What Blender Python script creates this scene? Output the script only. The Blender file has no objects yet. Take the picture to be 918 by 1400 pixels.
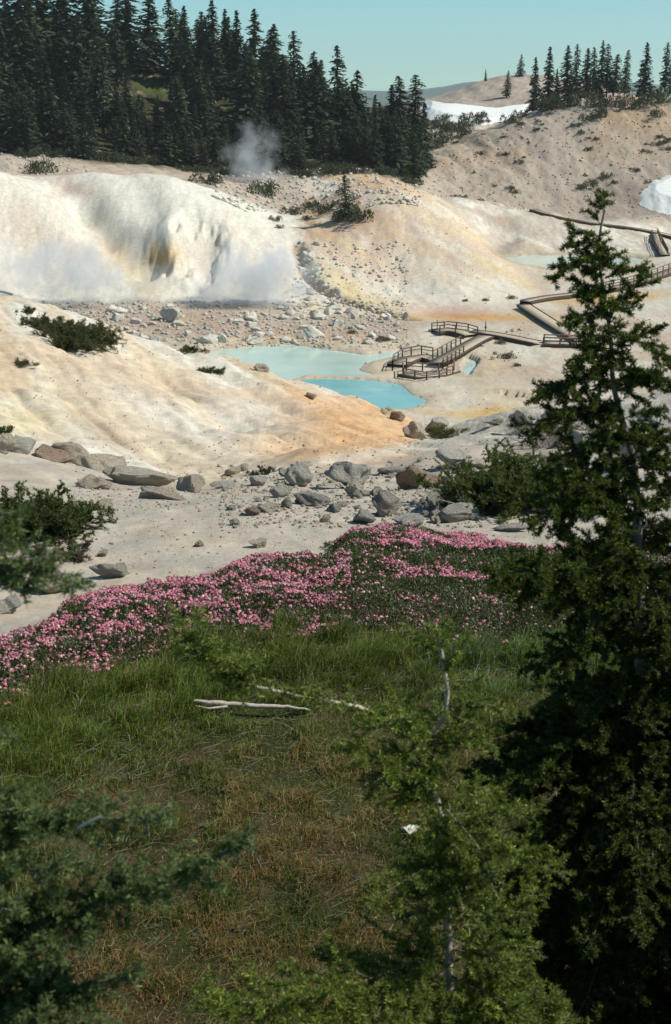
import bpy, math
import numpy as np
from mathutils import Vector, Matrix
R = math.radians
rng = np.random.default_rng(7)

# ------------------------------------------------------------------ camera, sky, sun
F_PX, PITCH, W0, H0 = 1944.0, R(16.6), 918.0, 1400.0
SUN_AZ, SUN_EL = R(99), R(47)          # azimuth measured from +Y (view) towards +X (right)
sc = bpy.context.scene
col = sc.collection
cd = bpy.data.cameras.new("camera"); cam = bpy.data.objects.new("camera", cd); col.objects.link(cam)
cam.location = (0, 0, 0); cam.rotation_euler = (R(90) - PITCH, 0, 0)
cd.sensor_fit = 'VERTICAL'; cd.sensor_height = 36; cd.sensor_width = 36; cd.lens = F_PX / H0 * 36
cd.clip_start = 0.1; cd.clip_end = 60000
cd.dof.use_dof = True; cd.dof.focus_distance = 24; cd.dof.aperture_fstop = 7.5
sc.camera = cam
wd = bpy.data.worlds.new("World"); sc.world = wd; wd.use_nodes = True
wn = wd.node_tree; wn.nodes.clear()
sky = wn.nodes.new('ShaderNodeTexSky'); sky.sky_type = 'NISHITA'; sky.sun_disc = False
sky.sun_elevation = SUN_EL; sky.sun_rotation = SUN_AZ
sky.altitude = 2500; sky.air_density = 1.0; sky.dust_density = 0.15; sky.ozone_density = 1.0
tint = wn.nodes.new('ShaderNodeMix'); tint.data_type = 'RGBA'; tint.blend_type = 'MULTIPLY'
tint.inputs[0].default_value = 1; tint.inputs[7].default_value = (0.72, 1.10, 1.07, 1)
bg = wn.nodes.new('ShaderNodeBackground'); bg.inputs[1].default_value = 0.094
wo = wn.nodes.new('ShaderNodeOutputWorld')
wn.links.new(sky.outputs[0], tint.inputs[6]); wn.links.new(tint.outputs[2], bg.inputs[0]); wn.links.new(bg.outputs[0], wo.inputs[0])
sd = bpy.data.lights.new("sun", 'SUN'); sd.energy = 4.9; sd.angle = R(0.5); sd.color = (1.0, 0.94, 0.82)
sun = bpy.data.objects.new("sun", sd); col.objects.link(sun)
sv = Vector((math.sin(SUN_AZ) * math.cos(SUN_EL), math.cos(SUN_AZ) * math.cos(SUN_EL), math.sin(SUN_EL)))
sun.rotation_euler = sv.to_track_quat('Z', 'Y').to_euler()
sc.view_settings.view_transform = 'Standard'; sc.view_settings.look = 'None'
sc.view_settings.exposure = 0.05; sc.view_settings.gamma = 1
sc.cycles.use_denoising = True
sc.cycles.max_bounces = 6; sc.cycles.volume_bounces = 2; sc.cycles.transparent_max_bounces = 8
sc.cycles.volume_step_rate = 2.0
sc.cycles.caustics_reflective = False; sc.cycles.caustics_refractive = False

# ------------------------------------------------------------------ small helpers
def te(px, py):
    px = np.asarray(px, float); py = np.asarray(py, float)
    xc = (px - W0 / 2) / F_PX; yc = (H0 / 2 - py) / F_PX
    den = math.cos(PITCH) + yc * math.sin(PITCH)
    return xc / den, (-math.sin(PITCH) + yc * math.cos(PITCH)) / den
def at(px, py, Y):
    t, e = te(px, py); return np.array([float(t) * Y, Y, float(e) * Y])
def project(x, y, z):
    d = y * math.cos(PITCH) - z * math.sin(PITCH); u = y * math.sin(PITCH) + z * math.cos(PITCH)
    d = np.maximum(d, 1e-3)
    return W0 / 2 + F_PX * x / d, H0 / 2 - F_PX * u / d
def hash2(ix, iy, s):
    h = (ix.astype(np.int64) * 374761393 + iy.astype(np.int64) * 668265263 + s * 974634777) & 0xFFFFFFFF
    h = ((h ^ (h >> 13)) * 1274126177) & 0xFFFFFFFF
    return ((h ^ (h >> 16)) & 0xFFFFFF) / float(0xFFFFFF)
def vnoise(x, y, s=0):
    x = np.asarray(x, float); y = np.asarray(y, float)
    ix = np.floor(x); iy = np.floor(y); fx = x - ix; fy = y - iy
    fx = fx * fx * fx * (fx * (fx * 6 - 15) + 10); fy = fy * fy * fy * (fy * (fy * 6 - 15) + 10)
    a = hash2(ix, iy, s); b = hash2(ix + 1, iy, s); c = hash2(ix, iy + 1, s); d = hash2(ix + 1, iy + 1, s)
    return (a * (1 - fx) + b * fx) * (1 - fy) + (c * (1 - fx) + d * fx) * fy
def fbm(x, y, s=0, o=4):
    r = 0; a = 0.5; t = 0
    for i in range(o):
        r = r + a * vnoise(x + 17.3 * i, y - 9.1 * i, s + i); t += a; a *= 0.5; x = x * 2.03; y = y * 2.03
    return r / t
def ridged(x, y, s=0, o=4):
    r = 0; a = 0.5; t = 0
    for i in range(o):
        r = r + a * (1 - np.abs(2 * vnoise(x, y, s + i) - 1)); t += a; a *= 0.5; x = x * 2.1; y = y * 2.1
    return r / t
def sstep(a, b, x):
    t = np.clip((x - a) / (b - a), 0, 1); return t * t * (3 - 2 * t)
def mix(a, b, m):
    m = np.asarray(m)[..., None]; return a * (1 - m) + np.asarray(b) * m
def pchip(x, y, xq):
    x = np.asarray(x, float); y = np.asarray(y, float)
    h = np.diff(x); dl = np.diff(y) / h; m = np.zeros_like(y)
    for i in range(1, len(x) - 1):
        if dl[i - 1] * dl[i] > 0:
            w1 = 2 * h[i] + h[i - 1]; w2 = h[i] + 2 * h[i - 1]
            m[i] = (w1 + w2) / (w1 / dl[i - 1] + w2 / dl[i])
    xq = np.clip(xq, x[0], x[-1]); k = np.clip(np.searchsorted(x, xq) - 1, 0, len(x) - 2)
    s = (xq - x[k]) / h[k]
    return ((1 + 2 * s) * (1 - s) ** 2 * y[k] + s * (1 - s) ** 2 * h[k] * m[k] + s * s * (3 - 2 * s) * y[k + 1] + s * s * (s - 1) * h[k] * m[k + 1])

def mesh_np(name, V, faces, k=4):
    """faces: (n,k) int array."""
    me = bpy.data.meshes.new(name)
    V = np.ascontiguousarray(V, np.float32); faces = np.ascontiguousarray(faces, np.int32)
    n = len(faces)
    me.vertices.add(len(V)); me.vertices.foreach_set('co', V.ravel())
    me.loops.add(n * k); me.loops.foreach_set('vertex_index', faces.ravel())
    me.polygons.add(n); me.polygons.foreach_set('loop_start', np.arange(n, dtype=np.int32) * k)
    me.update(calc_edges=True)
    return me
def smooth(me):
    me.polygons.foreach_set('use_smooth', np.ones(len(me.polygons), bool)); me.update()
def colattr(me, C, name='Col'):
    a = me.color_attributes.new(name, 'FLOAT_COLOR', 'POINT')
    C = np.asarray(C, np.float32)
    if C.shape[1] == 3: C = np.concatenate([C, np.ones((len(C), 1), np.float32)], 1)
    a.data.foreach_set('color', C.ravel())
def link(name, me, mat=None, parent=None, **kw):
    o = bpy.data.objects.new(name, me); col.objects.link(o)
    if mat is not None and me is not None and len(me.materials) == 0: me.materials.append(mat)
    if parent is not None: o.parent = parent
    for k, v in kw.items(): o[k] = v
    return o
def empty(name, loc, rz=0, **kw):
    o = bpy.data.objects.new(name, None); col.objects.link(o)
    o.location = loc; o.rotation_euler = (0, 0, rz)
    for k, v in kw.items(): o[k] = v
    return o

class NB:
    def __init__(s, name):
        s.m = bpy.data.materials.new(name); s.m.use_nodes = True; s.t = s.m.node_tree; s.t.nodes.clear()
        s.out = s.t.nodes.new('ShaderNodeOutputMaterial')
    def n(s, ty, **kw):
        nd = s.t.nodes.new('ShaderNode' + ty)
        for k, v in kw.items(): setattr(nd, k, v)
        return nd
    def l(s, a, b): s.t.links.new(a, b)
    def noise(s, vec, scale, det=4, rough=0.6):
        nd = s.n('TexNoise'); nd.inputs['Scale'].default_value = scale; nd.inputs['Detail'].default_value = det
        nd.inputs['Roughness'].default_value = rough; s.l(vec, nd.inputs['Vector']); return nd.outputs[0]
    def mixc(s, fac, a, b, bt='MIX'):
        nd = s.n('Mix', data_type='RGBA', blend_type=bt)
        for sock, v in ((nd.inputs[0], fac), (nd.inputs[6], a), (nd.inputs[7], b)):
            if isinstance(v, bpy.types.NodeSocket): s.l(v, sock)
            elif isinstance(v, (int, float)): sock.default_value = v
            else: sock.default_value = (*v, 1) if len(v) == 3 else v
        return nd.outputs[2]
    def maprange(s, v, a, b, c, d):
        nd = s.n('MapRange'); s.l(v, nd.inputs[0])
        for i, q in enumerate((a, b, c, d)): nd.inputs[i + 1].default_value = q
        return nd.outputs[0]
    def grey(s, v):
        nd = s.n('CombineColor')
        for i in range(3): s.l(v, nd.inputs[i])
        return nd.outputs[0]
    def bump(s, h, strength, dist):
        nd = s.n('Bump'); nd.inputs['Strength'].default_value = strength; nd.inputs['Distance'].default_value = dist
        s.l(h, nd.inputs['Height']); return nd.outputs[0]
    def pbsdf(s, color, rough=0.9, normal=None, spec=0.2):
        p = s.n('BsdfPrincipled'); p.inputs['Roughness'].default_value = rough
        p.inputs['Specular IOR Level'].default_value = spec
        if isinstance(color, bpy.types.NodeSocket): s.l(color, p.inputs['Base Color'])
        else: p.inputs['Base Color'].default_value = (*color, 1)
        if normal is not None: s.l(normal, p.inputs['Normal'])
        return p
    def done(s, sh): s.l(sh, s.out.inputs[0]); return s.m

def mat_leaf(name, tip=(1, 1, 1), trans=0.35, attr=True, base=(0.05, 0.08, 0.03), rand=0.25):
    b = NB(name)
    c = b.n('Attribute', attribute_name='Col').outputs['Color'] if attr else None
    oi = b.n('ObjectInfo')
    f = b.maprange(oi.outputs['Random'], 0, 1, 1 - rand, 1 + rand)
    cc = b.mixc(1.0, c if attr else base, b.grey(f), 'MULTIPLY')
    p = b.pbsdf(cc, 0.6, spec=0.3)
    tr = b.n('BsdfTranslucent'); b.l(b.mixc(1.0, cc, (1.0, 1.1, 0.55), 'MULTIPLY'), tr.inputs[0])
    m = b.n('MixShader'); m.inputs[0].default_value = trans; b.l(p.outputs[0], m.inputs[1]); b.l(tr.outputs[0], m.inputs[2])
    return b.done(m.outputs[0])
def mat_plain(name, c, rough=0.8, nscale=8, var=0.3, bump=0.3, bd=0.01, spec=0.2, stretch=None, rand=0.0):
    b = NB(name); co = b.n('TexCoord').outputs['Object']
    if stretch:
        mp = b.n('Mapping'); mp.inputs['Scale'].default_value = stretch; b.l(co, mp.inputs[0]); co = mp.outputs[0]
    nz = b.noise(co, nscale, 5)
    f = b.maprange(nz, 0.3, 0.7, 1 - var, 1 + var)
    cc = b.mixc(1.0, c, b.grey(f), 'MULTIPLY')
    if rand:
        cc = b.mixc(1.0, cc, b.grey(b.maprange(b.n('ObjectInfo').outputs['Random'], 0, 1, 1 - rand, 1 + rand)), 'MULTIPLY')
    return b.done(b.pbsdf(cc, rough, b.bump(nz, bump, bd), spec).outputs[0])
def mat_rock(name, c1, c2, c3):
    b = NB(name); co = b.n('TexCoord').outputs['Object']; oi = b.n('ObjectInfo')
    ad = b.n('VectorMath', operation='ADD'); b.l(co, ad.inputs[0])
    cx = b.n('CombineXYZ'); mm = b.n('Math', operation='MULTIPLY'); b.l(oi.outputs['Random'], mm.inputs[0]); mm.inputs[1].default_value = 40
    b.l(mm.outputs[0], cx.inputs[0]); b.l(cx.outputs[0], ad.inputs[1]); v = ad.outputs[0]
    big = b.noise(v, 1.3, 4); mid = b.noise(v, 5, 6, 0.7); fine = b.noise(v, 22, 6, 0.75)
    cc = b.mixc(b.maprange(big, 0.4, 0.62, 0, 1), c1, c2)
    cc = b.mixc(b.maprange(mid, 0.55, 0.72, 0, 0.8), cc, c3)
    cc = b.mixc(1.0, cc, b.grey(b.maprange(fine, 0.3, 0.7, 0.72, 1.2)), 'MULTIPLY')
    cc = b.mixc(1.0, cc, b.grey(b.maprange(oi.outputs['Random'], 0, 1, 0.88, 1.15)), 'MULTIPLY')
    h = b.n('Math', operation='ADD'); b.l(mid, h.inputs[0]); h2 = b.n('Math', operation='MULTIPLY'); b.l(fine, h2.inputs[0]); h2.inputs[1].default_value = 0.4
    b.l(h2.outputs[0], h.inputs[1])
    return b.done(b.pbsdf(cc, 0.92, b.bump(h.outputs[0], 1.0, 0.22)).outputs[0])

# ------------------------------------------------------------------ terrain heights
COLS = [-100, 0, 60, 120, 200, 260, 320, 380, 420, 480, 540, 600, 640, 690, 740, 800, 860, 918, 1020]
def zrow(Y, zl, zr=None):
    z = np.interp(COLS, [100, 450], [zl, zl if zr is None else zr]); return Y, ('z', z)
ROWS = [zrow(0.3, -1.75), zrow(2, -2.5), zrow(4.5, -4.9), zrow(6.2, -5.75), zrow(9, -5.85), zrow(14, -5.75), zrow(17, -5.85),
 (20, [715,705,703,703,703,703,703,702,702,702,702,702,700,697,693,690,686,682,675]),
 (24, [640,648,655,662,668,668,665,662,660,660,660,655,650,648,645,640,630,620,600]),
 (30, [585,600,612,628,645,652,650,640,632,628,625,622,618,612,605,598,585,575,560]),
 (42, [500,515,530,545,568,580,586,590,592,596,602,605,598,588,578,570,560,550,530]),
 (62, [392,403,414,434,464,482,494,508,521,542,566,594,590,575,562,552,545,535,510]),
 zrow(85, -16, -23), zrow(120, -29, -34), zrow(160, -40.5, -42), zrow(190, -41.5), zrow(215, -41.4), zrow(238, -41.2), zrow(250, -40.4),
 (268, [418,418,418,418,417,416,416,416,420,424,427,432,428,424,418,418,418,415,410]),
 (285, [330,340,358,384,376,372,375,378,385,398,405,398,394,400,401,401,400,396,385]),
 (305, [222,228,258,318,312,305,318,335,342,338,340,338,340,358,382,382,380,376,365]),
 (330, [235,240,245,236,238,250,270,300,302,275,262,278,305,356,356,356,354,350,340]),
 (345, [228,230,236,238,243,254,264,278,278,254,252,284,320,346,346,346,343,340,330]),
 (375, [212,215,219,222,228,238,242,248,247,238,243,271,272,281,291,305,310,320,326]),
 (400, [200,205,208,211,218,223,226,227,226,225,236,266,270,279,286,298,292,285,278]),
 (440, [165,170,172,175,180,182,187,197,204,213,222,228,226,222,218,216,215,215,208]),
 (480, [120,125,126,130,140,142,148,168,180,198,212,204,188,168,150,138,133,130,120]),
 (520, [80,85,88,90,95,98,110,140,168,195,215,215,196,176,158,143,137,134,124]),
 (580, [85,88,90,92,97,100,115,145,170,190,190,172,172,168,160,152,150,150,145]),
 (640, [90,92,95,98,103,105,120,145,165,172,160,144,139,134,131,134,142,152,150]),
 (700, [95,97,100,103,108,112,125,148,158,150,143,132,116,101,103,113,127,140,140]),
 (760, [110,112,113,115,118,122,130,150,160,155,150,140,126,114,115,122,135,148,148]),
 zrow(1500, -75), zrow(4000, -230), zrow(8500, -160), zrow(11500, 12), zrow(14000, -300)]
TG = np.linspace(-0.62, 0.62, 311); LG = np.linspace(math.log(0.3), math.log(14000), 900)
rowz = []
for Y, r in ROWS:
    if isinstance(r, tuple):
        t, _ = te(COLS, np.full(len(COLS), 400.0)); z = r[1]
    else:
        t, e = te(COLS, r); z = e * Y
    rowz.append(pchip(t, z, TG))
rowz = np.array(rowz); lnY = np.log([r[0] for r in ROWS])
ZG = np.array([pchip(lnY, rowz[:, j], LG) for j in range(len(TG))])     # [t, lnY]
k = np.exp(-0.5 * (np.arange(-6, 7) / 2.2) ** 2); k /= k.sum()
ZG = np.apply_along_axis(lambda a: np.convolve(np.pad(a, 6, 'edge'), k, 'valid'), 0, ZG)
def Hbase(x, y):
    x = np.asarray(x, float); y = np.asarray(y, float)
    yy = np.maximum(y, 0.31); t = x / yy
    a = np.clip((t - TG[0]) / (TG[1] - TG[0]), 0, len(TG) - 1.001); b = np.clip((np.log(yy) - LG[0]) / (LG[1] - LG[0]), 0, len(LG) - 1.001)
    i = a.astype(int); j = b.astype(int); a -= i; b -= j
    z = (ZG[i, j] * (1 - a) + ZG[i + 1, j] * a) * (1 - b) + (ZG[i, j + 1] * (1 - a) + ZG[i + 1, j + 1] * a) * b
    return z
YS = np.exp(np.linspace(math.log(3), math.log(900), 2600))
def hit(px, py, fn, ymin=3):
    t, e = te(px, py); t = float(t); e = float(e)
    ys = YS[YS >= ymin]
    d = e * ys - fn(t * ys, ys)
    k = np.argmax(d < 0)
    if d[k] >= 0: return None
    y = ys[k]
    if k > 0:
        f = d[k - 1] / (d[k - 1] - d[k]); y = ys[k - 1] + f * (ys[k] - ys[k - 1])
    return np.array([t * y, y, float(fn(np.array([t * y]), np.array([y]))[0])])
# water outlines, drawn on the level of each pool
def level_poly(pts, z):
    out = []
    for px, py in pts:
        t, e = te(px, py); y = z / float(e); out.append((float(t) * y, y))
    return np.array(out)
ZP, ZU = -41.95, -38.35
POOL_PALE = level_poly([(262,488),(300,479),(350,474),(400,472),(440,478),(500,485),(545,479),(562,483),(530,492),(497,499),(494,507),(512,512),(470,514),(420,513),(400,524),(340,516),(280,500)], ZP)
POOL_BLUE = level_poly([(405,519),(430,518),(470,519),(520,522),(548,528),(562,538),(578,548),(566,556),(545,559),(510,566),(440,556),(400,540)], ZP)
POOL_UP = level_poly([(688,352),(720,349),(790,349),(850,351),(885,355),(860,362),(800,365),(750,367),(712,361)], ZU)
POOL_RILL = level_poly([(640,490),(648,494),(645,505),(647,516),(636,518),(628,510),(634,500)], ZP)
POOL_STREAM = level_poly([(690,541),(730,546),(780,552),(840,558),(840,562),(775,557),(725,551),(688,545)], ZP)
def sdist(poly, x, y):
    """signed distance, positive inside"""
    x = np.asarray(x, float); y = np.asarray(y, float)
    d = np.full(x.shape, 1e18); ins = np.zeros(x.shape, bool)
    n = len(poly)
    for i in range(n):
        ax, ay = poly[i]; bx, by = poly[(i + 1) % n]
        ex, ey = bx - ax, by - ay
        t = np.clip(((x - ax) * ex + (y - ay) * ey) / (ex * ex + ey * ey), 0, 1)
        d = np.minimum(d, (x - ax - t * ex) ** 2 + (y - ay - t * ey) ** 2)
        c = ((ay > y) != (by > y)) & (x < ex * (y - ay) / (ey if ey != 0 else 1e-9) + ax)
        ins ^= c
    return np.where(ins, 1, -1) * np.sqrt(d)
FEAT = []   # (x, y, sx, sy, rot, amp)
def feat(px, py, sx, sy, amp, rot=0, ymin=150, pw=1):
    p = hit(px, py, Hbase, ymin)
    if p is not None: FEAT.append((p[0], p[1], sx, sy, R(rot), amp, pw))
feat(236, 340, 3.6, 6.5, 4.8); feat(196, 300, 9, 12, 2.2); KN = hit(245, 350, Hbase, 150)            # knob with the orange face
feat(208, 366, 2.0, 4.0, -1.6)
feat(276, 342, 3.0, 8.0, -4.2, pw=1.6)           # alcove right of it
feat(262, 318, 2.0, 3.0, -1.5)
feat(300, 330, 3.0, 6.0, 1.6); feat(214, 366, 1.8, 3.4, -2.6, pw=1.5); feat(262, 372, 1.6, 3, 1.6)
feat(60, 330, 5, 14, -2.6, 20); feat(20, 320, 5, 12, -2.0, 20); feat(100, 345, 4, 12, 1.6, 20)
feat(350, 380, 6, 6, -2.5)
feat(200, 290, 3, 16, -1.3, 20)
feat(692, 335, 5, 8, -2.6, pw=1); feat(715, 338, 4, 5, 3.2); feat(682, 300, 4.5, 7, -3.0, pw=1); feat(650, 300, 5, 8, 1.5)
feat(520, 270, 7, 10, 1.2)
GULLY = [(405,335),(418,365),(440,392),(480,412),(520,425),(562,436)]
GP = [hit(a, b, Hbase, 200) for a, b in GULLY]
VP = [hit(a, b, Hbase, 200) for a, b in [(84,250),(112,285),(148,325),(192,368)]]
def H(x, y, detail=True):
    x = np.asarray(x, float); y = np.asarray(y, float)
    z = Hbase(x, y)
    for fx, fy, sx, sy, rr, a, pw in FEAT:
        if pw == 1: wx = wy = 0
        else: wx = (fbm(x * .3, y * .13, 63, 3) - .5) * 5; wy = (fbm(x * .3, y * .13, 64, 3) - .5) * 9
        c, s = math.cos(rr), math.sin(rr); u = (x - fx + wx) * c + (y - fy + wy) * s; v = -(x - fx + wx) * s + (y - fy + wy) * c
        z = z + a * np.exp(-(0.5 * ((u / sx) ** 2 + (v / sy) ** 2)) ** pw)
    # the gully between the dome and the peach slope
    for i in range(len(GP) - 1):
        a, b = GP[i], GP[i + 1]; ex, ey = b[0] - a[0], b[1] - a[1]
        t = np.clip(((x - a[0]) * ex + (y - a[1]) * ey) / (ex * ex + ey * ey), 0, 1)
        d = np.hypot(x - a[0] - t * ex, y - a[1] - t * ey); z = z - 2.0 * np.exp(-(d / 1.4) ** 2)
    for i in range(len(VP) - 1):
        a, b = VP[i], VP[i + 1]; ex, ey = b[0] - a[0], b[1] - a[1]
        t = np.clip(((x - a[0]) * ex + (y - a[1]) * ey) / (ex * ex + ey * ey), 0, 1)
        d = np.hypot(x - a[0] - t * ex, y - a[1] - t * ey); sd_ = (x - a[0]) * ey - (y - a[1]) * ex
        z = z - (2.3 if i == 1 else 1.9) * np.exp(-(d / 4.0) ** 2)
    if detail:
        far = sstep(170, 260, y); near = 1 - sstep(60, 85, y)
        # near ground
        m = near * sstep(15, 22, y)
        z = z + near * (fbm(x * 0.9, y * 0.9, 3) - 0.5) * 0.10
        z = z + m * (fbm(x * 0.35, y * 0.35, 5) - 0.5) * 0.7 * sstep(18, 30, y)
        z = z + m * sstep(26, 36, y) * ((.5 - ridged((-.93 * y + .36 * x) * 0.05, (.93 * x + .36 * y) * .28, 8, 4)) * .65 + (.5 - ridged((-.93 * y + .36 * x) * 0.09, (.93 * x + .36 * y) * .9, 9, 3)) * .22)
        wob = 1 - sstep(185, 200, y)
        floor_ = sstep(165, 190, y) * (1 - sstep(245, 265, y))
        z = z + floor_ * ((fbm(x * 0.12, y * 0.05, 21) - 0.42) * 1.3 + (fbm(x * 0.5, y * 0.3, 22) - 0.5) * 0.5) * (0.4 + 0.6 * sstep(-10, -30, x) + 0.5 * sstep(232, 242, y) * sstep(12, 0, x))
        z = z + 1.5 * np.exp(-((x - KN[0]) / 9) ** 2 - ((y - KN[1]) / 14) ** 2) * (ridged(x * .30, y * .09, 66, 5) - .62) * .7
        # slopes of the basin: rills and lumps
        lim = far * (1 - sstep(255, 262, y) * 0)
        flat = sstep(290, 345, y) * 0
        hillm = sstep(262, 290, y) * (1 - sstep(345, 362, y) * 0.4)
        dry = 1 - np.clip(np.exp(-((x - 55) / 28) ** 2) * (1 - sstep(340, 350, y)) * sstep(250, 262, y), 0, 1)
        lm = (1 - .80 * (1 - sstep(-14, -2, x)) * (1 - sstep(340, 350, y))) * (1 - .62 * sstep(-8, 0, x) * (1 - sstep(345, 360, y)))
        z = z + hillm * dry * lm * (ridged(x * 0.085 + 0.03 * y, y * 0.022, 31, 5) - 0.6) * -2.6
        z = z + hillm * (0.3 + 0.7 * dry) * (.25 + .75 * lm) * (fbm(x * 0.25, y * 0.12, 33, 5) - 0.5) * 1.5
        z = z + sstep(390, 420, y) * (1 - sstep(700, 900, y)) * ((ridged(x * 0.03 + 0.004 * y, y * 0.008, 41, 5) - 0.6) * -3.0 + (fbm(x * 0.15, y * 0.08, 43, 4) - 0.5) * 1.1) * (0.35 + 0.65 * (1 - sstep(520, 600, y)))
        z = z + sstep(900, 3000, y) * (fbm(x * 0.0006, y * 0.0006, 51, 5) - 0.5) * 170 * sstep(2500, 9000, y)
    for poly, dep, wl in ((POOL_PALE, 1.4, ZP), (POOL_BLUE, 1.8, ZP), (POOL_UP, 1.2, ZU), (POOL_RILL, 0.7, ZP), (POOL_STREAM, 0.6, ZP)):
        lo = poly.min(0) - 8; hi = poly.max(0) + 8
        mk = (x > lo[0]) & (x < hi[0]) & (y > lo[1]) & (y < hi[1])
        if not np.any(mk): continue
        s = sdist(poly, x[mk], y[mk]) + (fbm(x[mk] * 0.3, y[mk] * 0.1, 61, 3) - 0.5) * 2.6
        zz = z[mk]
        bank = wl + 0.06 + 0.13 * np.clip(-s, 0, 9)
        near_ = np.exp(-np.clip(-s - 0.5, 0, 9) / 2.5)
        if wl == ZU or poly is POOL_PALE or poly is POOL_BLUE:
            zz = zz * (1 - near_) + np.clip(zz, wl + 0.06, bank + .05) * near_
        zz = np.where(s > 0, np.minimum(zz, wl + 0.06 - dep * np.clip(s / 2.2, 0, 1)), zz)
        z[mk] = zz
    return z
_ct = np.linspace(-.34, .34, 620); _cy = np.exp(np.linspace(math.log(3), math.log(900), 1500))
_a, _b = np.meshgrid(_ct, _cy, indexing='ij'); _CZ = H((_a * _b).ravel(), _b.ravel()).reshape(_a.shape)
def ground(px, py, ymin=3):
    t, e = te(px, py); t = float(t); e = float(e); q = (t - _ct[0]) / (_ct[1] - _ct[0]); i = int(min(max(q, 0), 618)); f = min(max(q - i, 0), 1)
    k0 = int(np.searchsorted(_cy, ymin)); d = e * _cy[k0:] - (_CZ[i, k0:] * (1 - f) + _CZ[i + 1, k0:] * f); k = int(np.argmax(d < 0))
    if d[k] >= 0: return None
    y = _cy[k0 + k]
    if k > 0: g = d[k - 1] / (d[k - 1] - d[k]); y = _cy[k0 + k - 1] + g * (y - _cy[k0 + k - 1])
    return np.array([t * y, y, float(H(np.array([t * y]), np.array([y]))[0])])

# ------------------------------------------------------------------ terrain mesh + colours
tdense = np.concatenate([np.linspace(-0.62, -0.28, 60, endpoint=False), np.linspace(-0.28, 0.28, 640, endpoint=False), np.linspace(0.28, 0.62, 61)])
ydense = np.concatenate([np.exp(np.linspace(math.log(0.35), math.log(6), 30, endpoint=False)), np.exp(np.linspace(math.log(6), math.log(64), 250, endpoint=False)),
    np.exp(np.linspace(math.log(64), math.log(180), 50, endpoint=False)), np.linspace(180, 520, 400, endpoint=False), np.linspace(520, 800, 90, endpoint=False),
    np.exp(np.linspace(math.log(800), math.log(14000), 60))])
TT, YY = np.meshgrid(tdense, ydense)
spread = 1 + 9.0 * np.exp(-YY / 3.0)          # widen the sheet close to the camera
spread = np.where(np.abs(TT) > 0.28, 1 + (spread - 1), 1 + (spread - 1))
XX = TT * YY * spread + np.sign(TT) * 0
XX = XX + np.where(np.abs(TT) > 0.28, np.sign(TT) * (np.abs(TT) - 0.28) * 30, 0)
ZZ = H(XX.ravel(), YY.ravel()).reshape(XX.shape)
nr, nc = XX.shape
Xv, Yv, Zv = XX.ravel(), YY.ravel(), ZZ.ravel()
PX, PY = project(Xv, Yv, Zv)
gy, gx = np.gradient(ZZ)
def C(*c): return np.array(c, float)
WHITE = C(.67,.64,.55); CREAM = C(.66,.56,.42); PEACH = C(.62,.42,.27); TAN = C(.46,.36,.26); GREY = C(.50,.455,.385); YEL = C(.62,.50,.24)
ORANGE = C(.55,.30,.09); SCREE = C(.35,.29,.23); BROWN = C(.25,.17,.11); SOIL = C(.06,.045,.022); DKG = C(.035,.045,.014)
n1 = fbm(Xv * 0.06, Yv * 0.03, 71, 5); n2 = fbm(Xv * 0.3, Yv * 0.15, 72, 5); _f = Yv > 120; n3 = fbm(np.where(_f, Xv * .6, Xv * 1.5), np.where(_f, Yv * .25, Yv * 1.2), 73, 5); nf = fbm(np.where(_f, Xv * 1.1, Xv * 4), np.where(_f, Yv * .4, Yv * 4), 74, 4)
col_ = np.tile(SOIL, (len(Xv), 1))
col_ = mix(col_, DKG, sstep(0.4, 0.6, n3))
# meadow gives way to sand behind the heather
bt_ = np.interp(PX, [-60, 0, 110, 200, 300, 450, 480, 560, 700, 840, 960], [880, 862, 806, 782, 765, 742, 722, 716, 732, 742, 748])
past = sstep(-30, -10, bt_ - PY + (n3 - .5) * 20) * (Yv > 12); past = np.maximum(past, Yv > 24)
col_ = mix(col_, GREY * 0.9, past)
col_ = mix(col_, C(.50,.43,.33), past * sstep(0.45, 0.6, n3) * 0.7)
col_ = mix(col_, C(.47,.425,.36), past * sstep(250, 420, PX) * (1 - sstep(25, 30, Yv)))
# tan spur
spur = sstep(27, 31, Yv + (n3 - .5) * 3) * (1 - sstep(560, 600, PX + (PY - 600) * 0.4)) * (1 - sstep(90, 120, Yv))
al_ = -.93 * Yv + .36 * Xv; cr_ = .93 * Xv + .36 * Yv; st = fbm(al_ * .07, cr_ * .45, 75, 5)
base = mix(np.tile(CREAM, (len(Xv), 1)), WHITE, sstep(0.42, 0.6, st))
base = mix(base, C(.56,.42,.27), sstep(0.56, 0.72, fbm(al_ * .06 + 9, cr_ * .38, 76, 5)) * .8)
base = mix(base, C(.44,.34,.24), sstep(.62, .74, fbm(al_ * .10, cr_ * 1.3, 77, 5)) * .45)
base = mix(base, TAN * 1.2, sstep(0.5, 0.7, n3) * 0.35)
base = mix(base, WHITE * 1.05, np.exp(-((PX - 220 - (PY - 560) * 1.6) / 45) ** 2) * np.exp(-((PY - 565) / 50) ** 2) * 0.8)
pe = sstep(330, 470, PX + (n2 - .5) * 160) * sstep(505, 560, PY + (n2 - .5) * 40)
base = mix(base, C(.64,.41,.23), pe * 0.9); base = mix(base, C(.60,.36,.18), pe * sstep(0.5, 0.65, st) * 0.7)
base = mix(base, YEL, np.exp(-((PX - 30) / 70) ** 2 - ((PY - 575) / 30) ** 2) * 0.55)
base = mix(base, C(.34,.24,.15), np.exp(-((PX - 135 - (PY - 590) * 1.3) / 22) ** 2 - ((PY - 592) / 28) ** 2) * 0.55)
base = mix(base, C(.58,.44,.30), np.exp(-((PY - 470 - PX * 0.25) / 22) ** 2) * 0.6 * (1 - sstep(250, 420, PX)))
col_ = mix(col_, base, spur)
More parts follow.
